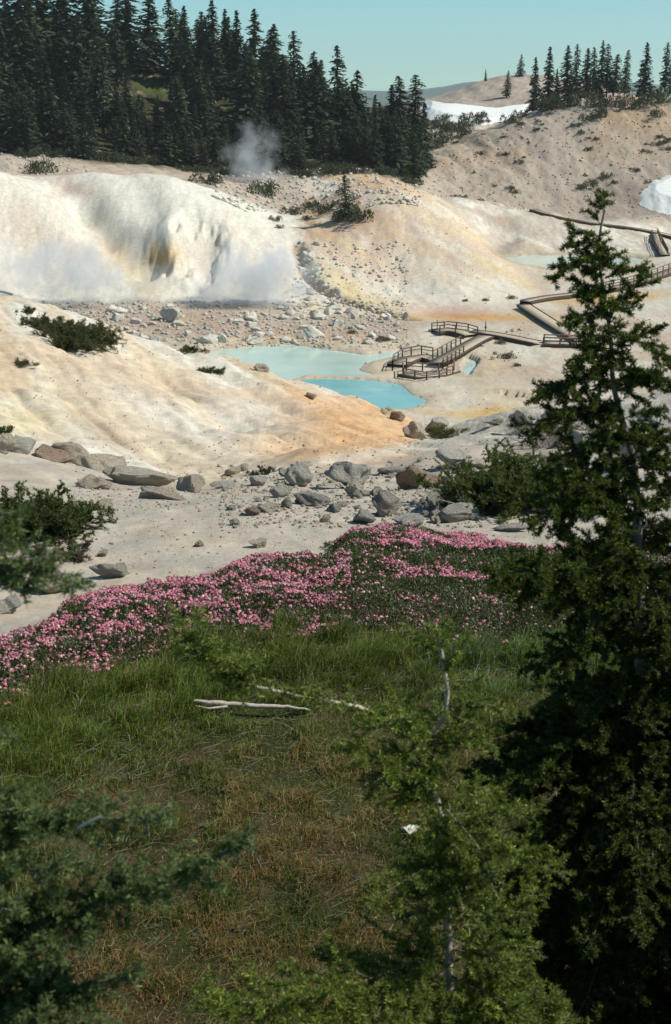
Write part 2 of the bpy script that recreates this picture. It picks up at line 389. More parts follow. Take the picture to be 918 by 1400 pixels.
gr = sstep(30, 40, Yv) * sstep(560, 600, PX + (PY - 600) * 0.4) * (1 - sstep(90, 120, Yv))
col_ = mix(col_, C(.52,.48,.41), gr)
# the white strip under the spur
ws = np.exp(-((PY - (652 - (PX - 330) * 0.17)) / 8) ** 2) * sstep(300, 380, PX) * (1 - sstep(600, 660, PX)) * sstep(24, 26, Yv) * (1 - sstep(60, 70, Yv))
col_ = mix(col_, C(.60,.57,.48), ws * .8)
# basin floor
fl = sstep(100, 150, Yv)
floorc = mix(np.tile(C(.56,.50,.40), (len(Xv), 1)), C(.62,.59,.50), sstep(0.42, 0.6, n2))
floorc = mix(floorc, C(.45,.36,.27), sstep(0.52, 0.68, n1) * .7)
floorc = mix(floorc, C(.40,.33,.26), sstep(0.56, 0.66, nf) * .35)
col_ = mix(col_, floorc, fl)
def blob(px, py, rx, ry, c, a=1.0, ang=0, warp=1.0, ymin=150, ymax=9e9, thr=(0.35, 0.7)):
    global col_
    ca, sa = math.cos(R(ang)), math.sin(R(ang)); wx = (n2 - .5) * rx * 1.2 * warp; wy = (n3 - .5) * ry * 1.2 * warp
    u = (PX + wx - px) * ca + (PY + wy - py) * sa; v = -(PX + wx - px) * sa + (PY + wy - py) * ca
    m = np.exp(-0.5 * ((u / rx) ** 2 + (v / ry) ** 2)) * (Yv > ymin) * (Yv < ymax)
    col_ = mix(col_, c, np.clip(m * a, 0, 1))
rub = sstep(240, 246, Yv) * (1 - sstep(268, 276, Yv)) * (1 - sstep(540, 600, PX))
col_ = mix(col_, C(.44,.36,.29), rub * .85); col_ = mix(col_, C(.30,.25,.21), rub * sstep(.5, .65, nf) * .6)
# left white mounds
mound = sstep(266, 274, Yv + (n2 - .5) * 8) * (1 - sstep(385, 400, Yv)) * (1 - sstep(400, 425, PX + (n2 - .5) * 30))
mc = mix(np.tile(C(.68,.655,.575), (len(Xv), 1)), C(.64,.58,.50), sstep(0.5, 0.68, fbm(Xv * 0.2 + .05 * Yv, Yv * 0.03, 81, 5)) * .7)
mc = mix(mc, C(.52,.44,.38), sstep(.56, .72, n2) * .35 * (1 - sstep(90, 200, PX)))
mc = mix(mc, C(.44,.36,.28), sstep(331, 339, Yv + (n2 - .5) * 6) * .9)
col_ = mix(col_, mc, mound)
# middle peach slope
midm = sstep(258, 268, Yv + (n2 - .5) * 8) * (1 - sstep(385, 400, Yv)) * sstep(400, 425, PX + (n2 - .5) * 30) * (1 - sstep(0, 22, PX - (605 + (PY - 280) * 1.05)) )
s3 = fbm(PX / 70 + n2, (PY - .42 * PX) / 8.5 + 2 * n2, 83, 6)
pc = mix(np.tile(C(.62,.50,.385), (len(Xv), 1)), C(.68,.63,.53), sstep(0.44, 0.62, s3))
pc = mix(pc, C(.56,.39,.27), sstep(.5, .66, fbm(Xv * .08, Yv * .05, 84, 5)) * .8)
pc = mix(pc, YEL, sstep(.56, .66, fbm(PX / 60, (PY - .5 * PX) / 5, 89, 4)) * .55); pc = mix(pc, C(.42,.33,.25), sstep(.55, .7, nf) * .35)
col_ = mix(col_, pc, midm)
blob(560, 400, 70, 17, C(.70,.66,.57), .9, ymin=255, ymax=320); blob(640, 412, 60, 10, C(.70,.65,.56), .8, ymin=255, ymax=320)
blob(505, 300, 45, 20, C(.52,.33,.22), .6, 20, ymin=255, ymax=345); blob(560, 355, 30, 20, C(.70,.66,.56), .5, 20, ymin=255, ymax=345)
blob(480, 395, 50, 10, YEL, .75, 25, ymin=245, ymax=300); blob(440, 380, 20, 12, C(.6,.55,.35), .7, 0, ymin=245, ymax=310)
blob(640, 433, 75, 3.5, C(.60,.33,.07), .95, 1, ymin=225, ymax=300, warp=.6); blob(615, 426, 40, 7, C(.48,.28,.22), .6, 0, ymin=225, ymax=300)
blob(840, 408, 60, 4, C(.60,.38,.08), .8, -3, ymin=225, ymax=320, warp=.6)
blob(500, 245, 60, 8, C(.56,.36,.18), .7, 15, ymin=330, ymax=400); blob(540, 235, 30, 5, C(.16,.17,.06), .8, 25, ymin=330, ymax=420)
# upper white hills
up = sstep(338, 346, Yv + (n2 - .5) * 5) * (1 - sstep(380, 388, Yv)) * (1 - np.clip(midm * 2, 0, 1)) * sstep(560, 600, PX)
uc = mix(np.tile(C(.66,.63,.54), (len(Xv), 1)), C(.50,.44,.37), sstep(.48, .66, n2) * .7)
uc = mix(uc, C(.42,.34,.28), sstep(.5, .62, s3) * .5)
col_ = mix(col_, uc, up)
blob(690, 345, 14, 8, C(.30,.25,.21), .7, 0, ymin=320, ymax=385); blob(678, 300, 12, 6, C(.34,.29,.26), .7, 30, ymin=320, ymax=385)
blob(690, 300, 12, 5, C(.56,.36,.26), .5, 30, ymin=320, ymax=385)
# right slope
rs = sstep(384, 396, Yv) * (1 - sstep(545, 575, Yv)) * sstep(540, 590, PX)
rc = mix(np.tile(C(.42,.365,.30), (len(Xv), 1)), C(.50,.43,.35), sstep(.42, .62, fbm(Xv * .04 + .01 * Yv, Yv * .012, 86, 5)))
rc = mix(rc, C(.41,.28,.17), sstep(.42, .6, n1) * sstep(420, 470, Yv) * .8)
rc = mix(rc, C(.22,.18,.145), sstep(.52, .66, nf) * .5)
col_ = mix(col_, rc, rs)
blob(850, 265, 60, 16, C(.30,.245,.205), .7, -8, ymin=380, ymax=560)
# forest floor
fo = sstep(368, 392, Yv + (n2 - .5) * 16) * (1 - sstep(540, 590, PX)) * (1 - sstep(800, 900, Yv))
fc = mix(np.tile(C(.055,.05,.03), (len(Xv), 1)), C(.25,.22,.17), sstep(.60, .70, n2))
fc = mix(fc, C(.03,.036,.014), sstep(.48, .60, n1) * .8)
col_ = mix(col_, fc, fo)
blob(205, 117, 22, 6, C(.07,.105,.02), 1, 20, ymin=430, ymax=560, warp=.4)
# far hill
fh = sstep(570, 600, Yv) * sstep(540, 580, PX) * (1 - sstep(800, 900, Yv))
col_ = mix(col_, mix(np.tile(C(.36,.30,.25), (len(Xv), 1)), C(.44,.38,.32), sstep(.4, .6, n2)), fh)
col_ = mix(col_, C(.05,.07,.05), sstep(900, 1300, Yv))

# foot of the fumaroles: stains, plus shade painted into the knob's hollows
blob(232, 350, 15, 14, C(.50,.33,.12), .75, 0, ymin=262, ymax=330, warp=.7); blob(165, 350, 26, 14, C(.66,.46,.20), .6, 35, ymin=262, ymax=330)
blob(200, 385, 18, 14, C(.62,.50,.25), .7, 30, ymin=262, ymax=310); blob(108, 258, 22, 7, C(.56,.40,.33), .6, 10, ymin=262, ymax=380)
blob(278, 348, 11, 18, C(.50,.44,.36), .7, 0, ymin=262, ymax=330); blob(45, 315, 40, 20, C(.56,.47,.38), .65, 35, ymin=262, ymax=330); blob(105, 345, 22, 10, C(.54,.44,.36), .6, 30, ymin=262, ymax=330)  # alcove shade put into the colour, then brown patches on the left ridge
blob(218, 352, 10, 13, C(.50,.30,.07), .7, 0, ymin=262, ymax=330, warp=1.5)
blob(205, 358, 5, 6, C(.22,.16,.09), .6, 20, ymin=262, ymax=310)  # shadow at the knob's lower left, painted in dark brown
blob(262, 440, 60, 12, C(.46,.32,.22), .5, 0, ymin=240, ymax=275)
blob(440, 462, 70, 8, C(.50,.33,.20), .6, 0, ymin=225, ymax=262); blob(380, 462, 60, 5, C(.40,.28,.18), .6, 0, ymin=236, ymax=262)
blob(700, 505, 50, 12, C(.44,.34,.25), .7, 8, ymin=170, ymax=262); blob(760, 525, 60, 12, C(.46,.36,.27), .6, 8, ymin=170, ymax=262)
blob(670, 562, 30, 6, C(.56,.34,.08), 1, -6, ymin=150, ymax=230); blob(640, 566, 60, 3, C(.60,.42,.18), .8, 2, ymin=150, ymax=230); blob(720, 540, 30, 2.5, C(.50,.32,.12), .7, 14, ymin=150, ymax=230, warp=.3)
blob(600, 545, 60, 10, C(.62,.585,.49), .8, 0, ymin=150, ymax=230); blob(540, 500, 30, 6, C(.52,.42,.32), .7, 0, ymin=200, ymax=240)
for poly in (POOL_PALE, POOL_BLUE, POOL_UP, POOL_RILL, POOL_STREAM):
    lo = poly.min(0) - 6; hi = poly.max(0) + 6; mk = (Xv > lo[0]) & (Xv < hi[0]) & (Yv > lo[1]) & (Yv < hi[1])
    q = np.clip(-sdist(poly, Xv[mk], Yv[mk]) + (n3[mk] - .5) * 4, 0, 9)
    c_ = mix(col_[mk], C(.44,.36,.26), np.exp(-((q - .8) / 1.1) ** 2) * .75); c_ = mix(c_, C(.60,.50,.33), np.exp(-((q - 3) / 1.2) ** 2) * .5); col_[mk] = c_
for i in range(len(GP) - 1):
    a_, b_ = GP[i], GP[i + 1]; ex, ey = b_[0] - a_[0], b_[1] - a_[1]; t_ = np.clip(((Xv - a_[0]) * ex + (Yv - a_[1]) * ey) / (ex * ex + ey * ey), 0, 1)
    d_ = np.hypot(Xv - a_[0] - t_ * ex, Yv - a_[1] - t_ * ey) + (n3 - .5) * 2
    col_ = mix(col_, C(.36,.26,.19), np.exp(-(d_ / 1.3) ** 2) * .8)  # brown soil along the gully, with the crack's shade painted in
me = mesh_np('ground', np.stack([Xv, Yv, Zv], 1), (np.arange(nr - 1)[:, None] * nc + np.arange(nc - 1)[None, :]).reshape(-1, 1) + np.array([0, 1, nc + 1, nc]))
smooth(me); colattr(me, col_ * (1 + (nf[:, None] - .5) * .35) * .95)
b = NB('ground_mat'); a = b.n('Attribute', attribute_name='Col').outputs['Color']; co = b.n('NewGeometry').outputs['Position']
dist = b.n('VectorMath', operation='LENGTH'); b.l(co, dist.inputs[0])
fine = b.noise(co, 14, 8, .7); mid = b.noise(co, 1.6, 12, .75)
mpg = b.n('Mapping'); mpg.inputs['Rotation'].default_value = (0, 0, R(-12)); mpg.inputs['Scale'].default_value = (1, .22, .5); b.l(co, mpg.inputs[0]); big = b.noise(mpg.outputs[0], 0.9, 12, .72)
c = b.mixc(1.0, a, b.grey(b.maprange(fine, .3, .7, .85, 1.13)), 'MULTIPLY')
c = b.mixc(1.0, c, b.grey(b.maprange(mid, .3, .7, .74, 1.2)), 'MULTIPLY')
c = b.mixc(b.maprange(big, .5, .72, 0, .22), c, (.40, .29, .19))
bn = b.n('Bump'); bn.inputs['Strength'].default_value = .7; bn.inputs['Distance'].default_value = .05; b.l(mid, bn.inputs['Height'])
bn2 = b.n('Bump'); bn2.inputs['Strength'].default_value = .6; bn2.inputs['Distance'].default_value = .35; b.l(big, bn2.inputs['Height']); st_ = b.n('Math', operation='MULTIPLY'); b.l(b.maprange(dist.outputs['Value'], 26, 48, .05, .22), st_.inputs[0]); b.l(b.maprange(dist.outputs['Value'], 250, 275, 1, .45), st_.inputs[1]); b.l(st_.outputs[0], bn2.inputs['Strength']); b.l(bn.outputs[0], bn2.inputs['Normal'])
bn3 = b.n('Bump'); bn3.inputs['Strength'].default_value = .5; bn3.inputs['Distance'].default_value = .012; b.l(fine, bn3.inputs['Height']); b.l(bn2.outputs[0], bn3.inputs['Normal'])
GROUND_MAT = b.done(b.pbsdf(c, .95, bn3.outputs[0], .1).outputs[0])
link('ground', me, GROUND_MAT, kind='structure')

# ------------------------------------------------------------------ water, snow
def mat_water(name, c1, c2, rough=.12):
    b = NB(name); co = b.n('NewGeometry').outputs['Position']
    cc = b.mixc(b.maprange(b.noise(co, .12, 4), .4, .6, 0, 1), c1, c2); cc = b.mixc(b.maprange(b.noise(co, .05, 5, .7), .5, .7, 0, .6), cc, (.58, .70, .60))
    return b.done(b.pbsdf(cc, rough, b.bump(b.noise(co, 3.0, 3), .12, .02), .5).outputs[0])
def water(poly, z, mat, lab):
    c = poly.mean(0); P = c + (poly - c) * 1.0
    d = P - c; P = P + d / np.linalg.norm(d, axis=1)[:, None] * 1.2
    me = bpy.data.meshes.new('water'); me.from_pydata([(x, y, z) for x, y in P], [], [tuple(range(len(P)))]); me.update()
    if me.polygons[0].normal.z < 0: me.flip_normals()
    link('water', me, mat, kind='structure', label=lab)
W1 = mat_water('milky_water', (.44, .62, .55), (.50, .67, .60)); W2 = mat_water('blue_water', (.20, .47, .47), (.26, .52, .51)); W3 = mat_water('pale_water', (.48, .63, .56), (.52, .66, .58))
water(POOL_PALE, ZP, W1, 'pale milky turquoise hot pool below the rubble bank')
water(POOL_BLUE, ZP - .01, W2, 'deeper turquoise end of the hot pool nearest the tan spur')
water(POOL_UP, ZU, W3, 'pale green upper pool beyond the peach slope')
water(POOL_RILL, ZP - .02, W3, 'small blue rill beside the viewing platform')
water(POOL_STREAM, ZP - .02, W3, 'thin stream crossing the orange stained floor')
def mat_snow():
    b = NB('snow_mat'); co = b.n('NewGeometry').outputs['Position']; nz = b.noise(co, .5, 6)
    return b.done(b.pbsdf(b.mixc(b.maprange(nz, .4, .7, 0, .6), (.82, .85, .84), (.68, .66, .60)), .7, b.bump(nz, .3, .05)).outputs[0])
SNOW = mat_snow()
def snow(pts, ymin, lab, dx=0.8, th=.9, step=140):
    G = [ground(a, c, ymin) for a, c in pts]; P = np.array([g[:2] for g in G if g is not None])
    lo, hi = P.min(0) - 3, P.max(0) + 3
    gx, gy = np.meshgrid(np.linspace(lo[0], hi[0], step), np.linspace(lo[1], hi[1], step))
    s = sdist(P, gx.ravel(), gy.ravel()) + (fbm(gx.ravel() * .25, gy.ravel() * .06, 91, 3) - .5) * 3
    z = H(gx.ravel(), gy.ravel(), False) + .8 + np.clip(s * .35, -2.6, th)
    n = step; idx = (np.arange(n - 1)[:, None] * n + np.arange(n - 1)[None, :]).reshape(-1)
    keep = s[idx] > -3
    F = idx[keep][:, None] + np.array([0, 1, n + 1, n])
    me = mesh_np('snow', np.stack([gx.ravel(), gy.ravel(), z], 1), F); smooth(me)
    link('snow', me, SNOW, kind='structure', label=lab)
snow([(583,142),(610,145),(640,148),(680,151),(722,146),(735,148),(715,156),(690,163),(660,170),(630,166),(600,160),(583,158)], 530, 'long white snow patch below the far bare hill')
snow([(884,262),(900,250),(918,243),(960,240),(970,290),(918,290),(900,284),(886,276)], 390, 'white snow patch on the right hand slope', th=1.2)

# ------------------------------------------------------------------ rocks
def ico(sub):
    import bmesh
    bm = bmesh.new(); bmesh.ops.create_icosphere(bm, subdivisions=sub, radius=1)
    V = np.array([v.co[:] for v in bm.verts]); F = np.array([[v.index for v in f.verts] for f in bm.faces]); bm.free(); return V, F
ICO = {k: ico(k) for k in (1, 2, 3, 4, 5)}
def rock_verts(sub, seed, cuts=14, rough=.09):
    r = np.random.default_rng(seed); V = ICO[sub][0].copy()
    for i in range(cuts):
        n = r.normal(size=3); n /= np.linalg.norm(n); d = r.uniform(.38, .86)
        s = V @ n; V = V - np.outer(np.clip(s - d, 0, None), n)
    q = V * 2.2 + seed
    nz = vnoise(q[:, 0] + q[:, 2] * .7, q[:, 1] - q[:, 2] * .6, seed) - .5 + .5 * (vnoise(q[:, 0] * 3 + q[:, 2] * 2, q[:, 1] * 3 - q[:, 2] * 2, seed + 1) - .5)
    nn = V / np.linalg.norm(V, axis=1)[:, None]
    return V + nn * (nz * rough * 2.2)[:, None]
def rock_mesh(sub, seed, mat, **kw):
    me = mesh_np('boulder', rock_verts(sub, seed, **kw), ICO[sub][1], 3)
    if sub > 2: smooth(me)
    me.materials.append(mat); return me
RG = mat_rock('grey_rock', (.50, .48, .42), (.63, .60, .53), (.33, .30, .25))
RW = mat_rock('pale_rock', (.62, .59, .51), (.70, .67, .60), (.48, .42, .33))
RC = mat_rock('cream_rock', (.70, .60, .45), (.74, .68, .57), (.55, .42, .27))
RR = mat_rock('rust_rock', (.46, .33, .24), (.54, .42, .33), (.30, .20, .13))
PROT = {m.name: [rock_mesh(3, 100 + i + 10 * j, m) for i in range(6)] for j, m in enumerate((RG, RW, RC, RR))}
def boulder(px, py, w, h, mat, label, group=None, ymin=3, hero=None, rz=None, depth=None, sink=.55):
    """px,py: base centre in the survey; w,h apparent size"""
    g = ground(px, py, ymin)
    if g is None: return None
    dd = np.linalg.norm(g); sx = w / 2 * dd / F_PX; sz = h / 2 * dd / F_PX / .93
    me = rock_mesh(4, hero, mat, cuts=15, rough=.13) if hero else PROT[mat.name][rng.integers(6)]
    o = bpy.data.objects.new('boulder', me); col.objects.link(o)
    o.scale = (sx * 1.15, (depth or rng.uniform(.7, 1.0)) * min(sx, sz * 1.5), sz * 1.12)
    o.location = (g[0], g[1] + o.scale[1] * .4, g[2] + sz * (1 - sink) - .0)
    o.rotation_euler = (rng.uniform(-.2, .2), rng.uniform(-.15, .15), rng.uniform(-.35, .35) if rz is None else rz)
    o['label'] = label; o['category'] = 'boulder'
    if group: o['group'] = group
    return o
HERO = [ # px, base py, w, h, mat, label
 (474, 668, 74, 46, RG, 'large angular grey boulder with dark shaded left face', 11),
 (531, 706, 46, 36, RG, 'upright pointed grey boulder just behind the heather', 12),
 (574, 668, 66, 34, RR, 'wide rusty pink boulder right of the large angular grey one', 13),
 (622, 640, 48, 26, RW, 'pale block at the upper edge of the rocks by the big shrub', 14),
 (621, 680, 52, 20, RC, 'low cream slab between the rusty boulder and the big shrub', 15),
 (222, 682, 84, 30, RC, 'long cream boulder with dark underside at the foot of the spur', 16),
 (98, 634, 66, 44, RC, 'big split cream boulder above the left shrub', 17),
 (140, 645, 70, 42, RC, 'right half of the split cream rock face above the sand', 18),
 (28, 618, 56, 34, RW, 'pale boulder left of the split cream one', 19),
 (4, 620, 30, 40, RC, 'cream rock cut by the left edge of the picture', 20),
 (140, 697, 30, 23, RC, 'round tan boulder beside the left shrub', 21),
 (128, 668, 38, 26, RC, 'tan rock just above the round one by the left shrub', 22),
 (117, 708, 22, 13, RR, 'small brown stone at the tip of the left shrub', 23),
 (382, 680, 36, 20, RW, 'pale stone left of the large angular grey boulder', 24),
 (412, 665, 40, 24, RG, 'grey rock touching the left side of the large angular boulder', 25),
 (432, 692, 60, 16, RG, 'flat grey slab below the large angular boulder', 26),
 (484, 678, 40, 20, RC, 'cream stone under the right corner of the large angular boulder', 27),
 (352, 664, 34, 16, RW, 'pale flat stone in the streambed nearest the spur foot', 28),
 (345, 705, 26, 12, RR, 'dark brown low stone in the sand', 29),
 (395, 655, 30, 15, RG, 'grey stone at the back of the streambed', 30),
 (497, 716, 40, 20, RG, 'low dark stone left of the upright pointed boulder', 31),
 (562, 720, 50, 16, RW, 'pale flat rock in the edge of the heather', 32),
 (592, 700, 30, 30, RG, 'narrow grey rock standing right of the upright pointed boulder', 33),
 (632, 712, 56, 20, RG, 'dark pitted boulder right behind the heather', 34),
 (692, 727, 60, 12, RW, 'pale flat slab at the top edge of the heather', 35),
 (688, 705, 16, 14, RR, 'small orange brown stone under the big shrub', 36),
 (720, 692, 20, 12, RC, 'small cream block right of the big shrub foot', 37),
 (158, 790, 64, 22, RW, 'flat white rock at the left end of the heather', 38),
 (140, 761, 20, 10, RC, 'small round stone in the sand near the white rock', 39),
 (272, 748, 16, 9, RC, 'small tan stone lying on the open sand', 40),
 (355, 749, 30, 12, RC, 'cream flat stone at the top edge of the heather', 41),
 (320, 718, 16, 10, RW, 'small pale round stone on the open sand', 42),
 (60, 812, 60, 30, RC, 'dark edged cream rock by the left frame in the heather', 43),
 (12, 838, 50, 24, RW, 'white rock low at the left picture edge', 44),
 (594, 592, 34, 20, RG, 'brown grey boulder beside the yellow green bush', 45),
 (570, 600, 36, 20, RC, 'cream rocks at the right tip of the spur', 46),
 (545, 575, 26, 13, RR, 'brown stone on the pool side tip of the spur', 47),
 (530, 566, 22, 10, RC, 'tan stone at the near shore of the blue water', 48),
 (680, 582, 36, 14, RG, 'grey boulder at the edge of the orange stained floor', 49),
 (715, 590, 40, 26, RG, 'weathered grey boulder behind the dead twigs', 50),
 (760, 590, 50, 24, RC, 'cream boulder among dead twigs', 51),
 (800, 620, 60, 30, RW, 'pale boulder half hidden by the nearest hemlock', 52),
 (875, 640, 90, 60, RC, 'large cream rock behind the nearest hemlock trunk', 53),
 (905, 600, 60, 40, RG, 'grey rock at the right picture edge above the large cream one', 54),
 (770, 640, 60, 24, RC, 'cream rock right of the big shrub', 55),
 (358, 508, 24, 10, RC, 'cream stone on the crest of the spur by the pool', 56),
 (424, 545, 18, 8, RR, 'rust stone on the crest of the spur above the blue water', 57),
]
for px, py, w, h, m, lab, sd_ in HERO:
    ym = 3 if py > 620 else 22
    lf = px < 270 and py < 720
    boulder(px, py, w * (1.12 if lf else 1.0), h * (.82 if lf else 1.2), m, lab, hero=sd_, ymin=ym, sink=.6 if lf else .36)
HERO2 = [(182,664,120,34,RC,'broad cream outcrop between the split boulder and the long one',81),(262,672,50,24,RC,'cream rock touching the right end of the long cream boulder',82),(70,628,60,26,RR,'pinkish rock between the pale boulder and the split cream one',83),
 (300,668,40,14,RW,'low white rock at the narrow end of the sand',84),(458,700,26,14,RG,'grey stone in front of the flat grey slab',85),(646,668,40,22,RW,'pale boulder under the left tips of the big shrub',86),(600,716,24,16,RC,'cream stone between the pitted boulder and the flat pale rock',87),
 (540,648,40,14,RG,'flat grey slab behind the rusty pink boulder',88),(372,700,40,16,RC,'cream slab on the sand below the pale stones',89),(415,640,36,12,RW,'white flat stone in the white strip below the spur',90),(655,640,44,20,RC,'cream boulder at the left foot of the grey dead bush',91)]
for px, py, w, h, m, lab, s_ in HERO2: boulder(px, py, w, h, m, lab, hero=s_, ymin=3 if py > 620 else 22, depth=1.3)
HERO_FAR = [(428,462,34,18,RW,'large pale boulder on the bank right of the vents',61),(282,470,26,20,RG,'grey cube like boulder at the water edge of the pool',62),
 (304,468,18,15,RW,'pale boulder right of the grey cube like one at the water',63),(345,470,40,15,RG,'broad low grey boulder on the far pool shore',64),
 (342,438,22,14,RW,'bright white boulder high on the rubble bank',65),(235,440,38,22,RG,'dark two faced rock in the rubble bank under the vents',66),
 (425,357,26,14,RG,'grey boulder at the right rim of the white dome',67),(447,394,14,9,RW,'pale stone on the yellow gully side',68),
 (490,450,24,10,RG,'dark lump in the gully floor above the pool',69),(462,446,26,14,RG,'grey boulder right of the large pale bank boulder',70),
 (505,470,20,12,RG,'grey stone by the far right shore of the pale water',71),(417,352,20,12,RW,'pale boulder on top of the rubble chute by the dome',72)]
for px, py, w, h, m, lab, s_ in HERO_FAR: boulder(px, py, w, h, m, lab, hero=s_, ymin=200)
def scatter(n, region, size, mats, label, group, ymin, ymax=1e9, power=1.5, flat=.62):
    """region(px,py)->bool within bbox"""
    (x0, x1, y0, y1), fn = region; k = 0; tries = 0
    while k < n and tries < n * 12:
        tries += 1
        px = rng.uniform(x0, x1); py = rng.uniform(y0, y1)
        if fn and not fn(px, py): continue
        s = size[0] + (size[1] - size[0]) * rng.random() ** power
        m = mats[rng.integers(len(mats))]
        g = ground(px, py, ymin)
        if g is None or g[1] > ymax: continue
        boulder(px, py, s, s * rng.uniform(.5, .85) * flat / .62, m, label, group, ymin); k += 1
scatter(105, ((120, 560, 420, 474), lambda x, y: y > 418 + max(0, x - 430) * .1 and y < 472 + (x - 350) * .02), (7, 19), [RG, RW, RW, RW], 'one of the pale stones on the bank above the pool', 'stones of the rubble bank above the pool', 200)
scatter(40, ((405, 480, 335, 430), lambda x, y: abs(x - (412 + (y - 340) * .45)) < 26), (6, 15), [RG, RG, RW], 'one of the grey stones down the chute beside the dome', 'stones in the chute beside the dome', 200)
scatter(34, ((480, 720, 450, 500), lambda x, y: not (590 < x < 650)), (3, 9), [RG, RR, RW], 'one of the dark stones on the floor near the boardwalk', 'stones near the boardwalk', 200)
scatter(70, ((300, 660, 625, 722), lambda x, y: y > 640 - (x - 330) * .05 and not (x < 420 and y > 700)), (7, 24), [RG, RC, RW, RG], 'one of the small stones between the larger boulders', 'small stones of the streambed', 18, 40)
scatter(40, ((590, 900, 160, 270), None), (3, 8), [RR, RG, RC], 'one of the rocks on the brown right hand slope', 'rocks on the right hand slope', 380)
def rubble(name, label, regions, mat):
    Vs, Fs, off = [], [], 0
    base = [rock_verts(1, 300 + i, cuts=5, rough=.1) for i in range(10)]
    for (x0, x1, y0, y1), n, (s0, s1), ymin, ymax in regions:
        for _ in range(n):
            px = rng.uniform(x0, x1); py = rng.uniform(y0, y1); g = ground(px, py, ymin)
            if g is None or g[1] > ymax: continue
            s = (s0 + (s1 - s0) * rng.random() ** 3) * np.linalg.norm(g) / F_PX / 2
            a = rng.uniform(0, 6.28); V = base[rng.integers(10)] * s * np.array([1.2, 1, .75]); ca, sa = math.cos(a), math.sin(a)
            V = V @ np.array([[ca, sa, 0], [-sa, ca, 0], [0, 0, 1]]) + g + np.array([0, 0, s * .3])
            Vs.append(V); Fs.append(ICO[1][1] + off); off += len(V)
    me = mesh_np(name, np.concatenate(Vs), np.concatenate(Fs), 3); link(name, me, mat, kind='stuff', label=label)
rubble('rubble', 'small stones and gravel of the rubble bank and chute', [((0, 560, 412, 476), 2600, (2, 7), 200, 290), ((400, 560, 330, 430), 450, (2, 7), 200, 330), ((290, 580, 232, 290), 1100, (2, 8), 320, 400), ((0, 120, 205, 240), 200, (2, 6), 335, 400)], RW)
rubble('gravel', 'loose gravel on the sand and in the streambed', [((100, 800, 600, 790), 2200, (1, 5), 16, 60), ((300, 660, 636, 722), 1800, (2, 8), 18, 40), ((100, 320, 660, 700), 300, (2, 6), 18, 40)], RC)
rubble('scree', 'dark small stones strewn on slopes and basin floor', [((570, 918, 150, 300), 1500, (1, 4.5), 380, 560), ((470, 918, 430, 560), 500, (1, 3.5), 160, 290), ((440, 700, 250, 430), 160, (1, 3), 255, 380), ((0, 560, 430, 620), 800, (.8, 3.2), 28, 90)], RR)

# ------------------------------------------------------------------ vegetation builders
LEAF_BG = mat_leaf('conifer_needles_far', trans=.15, rand=.3)
BARK = mat_plain('bark', (.10, .075, .055), .9, 12, .4, .6, .02)
BARKG = mat_plain('grey_bark', (.20, .175, .15), .85, 40, .5, .6, .004)
TWIG = mat_plain('dead_twigs', (.24, .21, .19), .9, 30, .3, .2, .002)
def tube(P, r, k=6):
    P = np.asarray(P, float); r = np.broadcast_to(np.asarray(r, float), (len(P),))
    T = np.gradient(P, axis=0); T /= np.linalg.norm(T, axis=1)[:, None] + 1e-9
    up = np.array([0.1, 0.2, 1.0]) if abs(T[0][2]) < .8 else np.array([1.0, 0.1, 0])
    A = np.cross(T, up); A /= np.linalg.norm(A, axis=1)[:, None] + 1e-9; B = np.cross(T, A)
    an = np.arange(k) / k * 2 * np.pi
    V = (P[:, None] + r[:, None, None] * (np.cos(an)[None, :, None] * A[:, None] + np.sin(an)[None, :, None] * B[:, None])).reshape(-1, 3)
    i = np.arange(len(P) - 1)[:, None] * k; j = np.arange(k)[None, :]; j2 = (j + 1) % k
    return V, np.stack([i + j, i + j2, i + k + j2, i + k + j], -1).reshape(-1, 4)
class TB:
    def __init__(s): s.V = []; s.F = []; s.o = 0
    def add(s, V, F): s.V.append(V); s.F.append(F + s.o); s.o += len(V)
    def tube(s, P, r, k=6): s.add(*tube(P, r, k))
    def box(s, c, dx, dy, dz, rz=0):
        q = np.array([[x, y, z] for z in (-.5, .5) for x, y in ((-.5, -.5), (.5, -.5), (.5, .5), (-.5, .5))]) * [dx, dy, dz]
        ca, sa = math.cos(rz), math.sin(rz); q = q @ np.array([[ca, sa, 0], [-sa, ca, 0], [0, 0, 1]]) + c
        s.add(q, np.array([[0, 3, 2, 1], [4, 5, 6, 7], [0, 1, 5, 4], [1, 2, 6, 5], [2, 3, 7, 6], [3, 0, 4, 7]]))
    def mesh(s, name): return mesh_np(name, np.concatenate(s.V), np.concatenate(s.F))
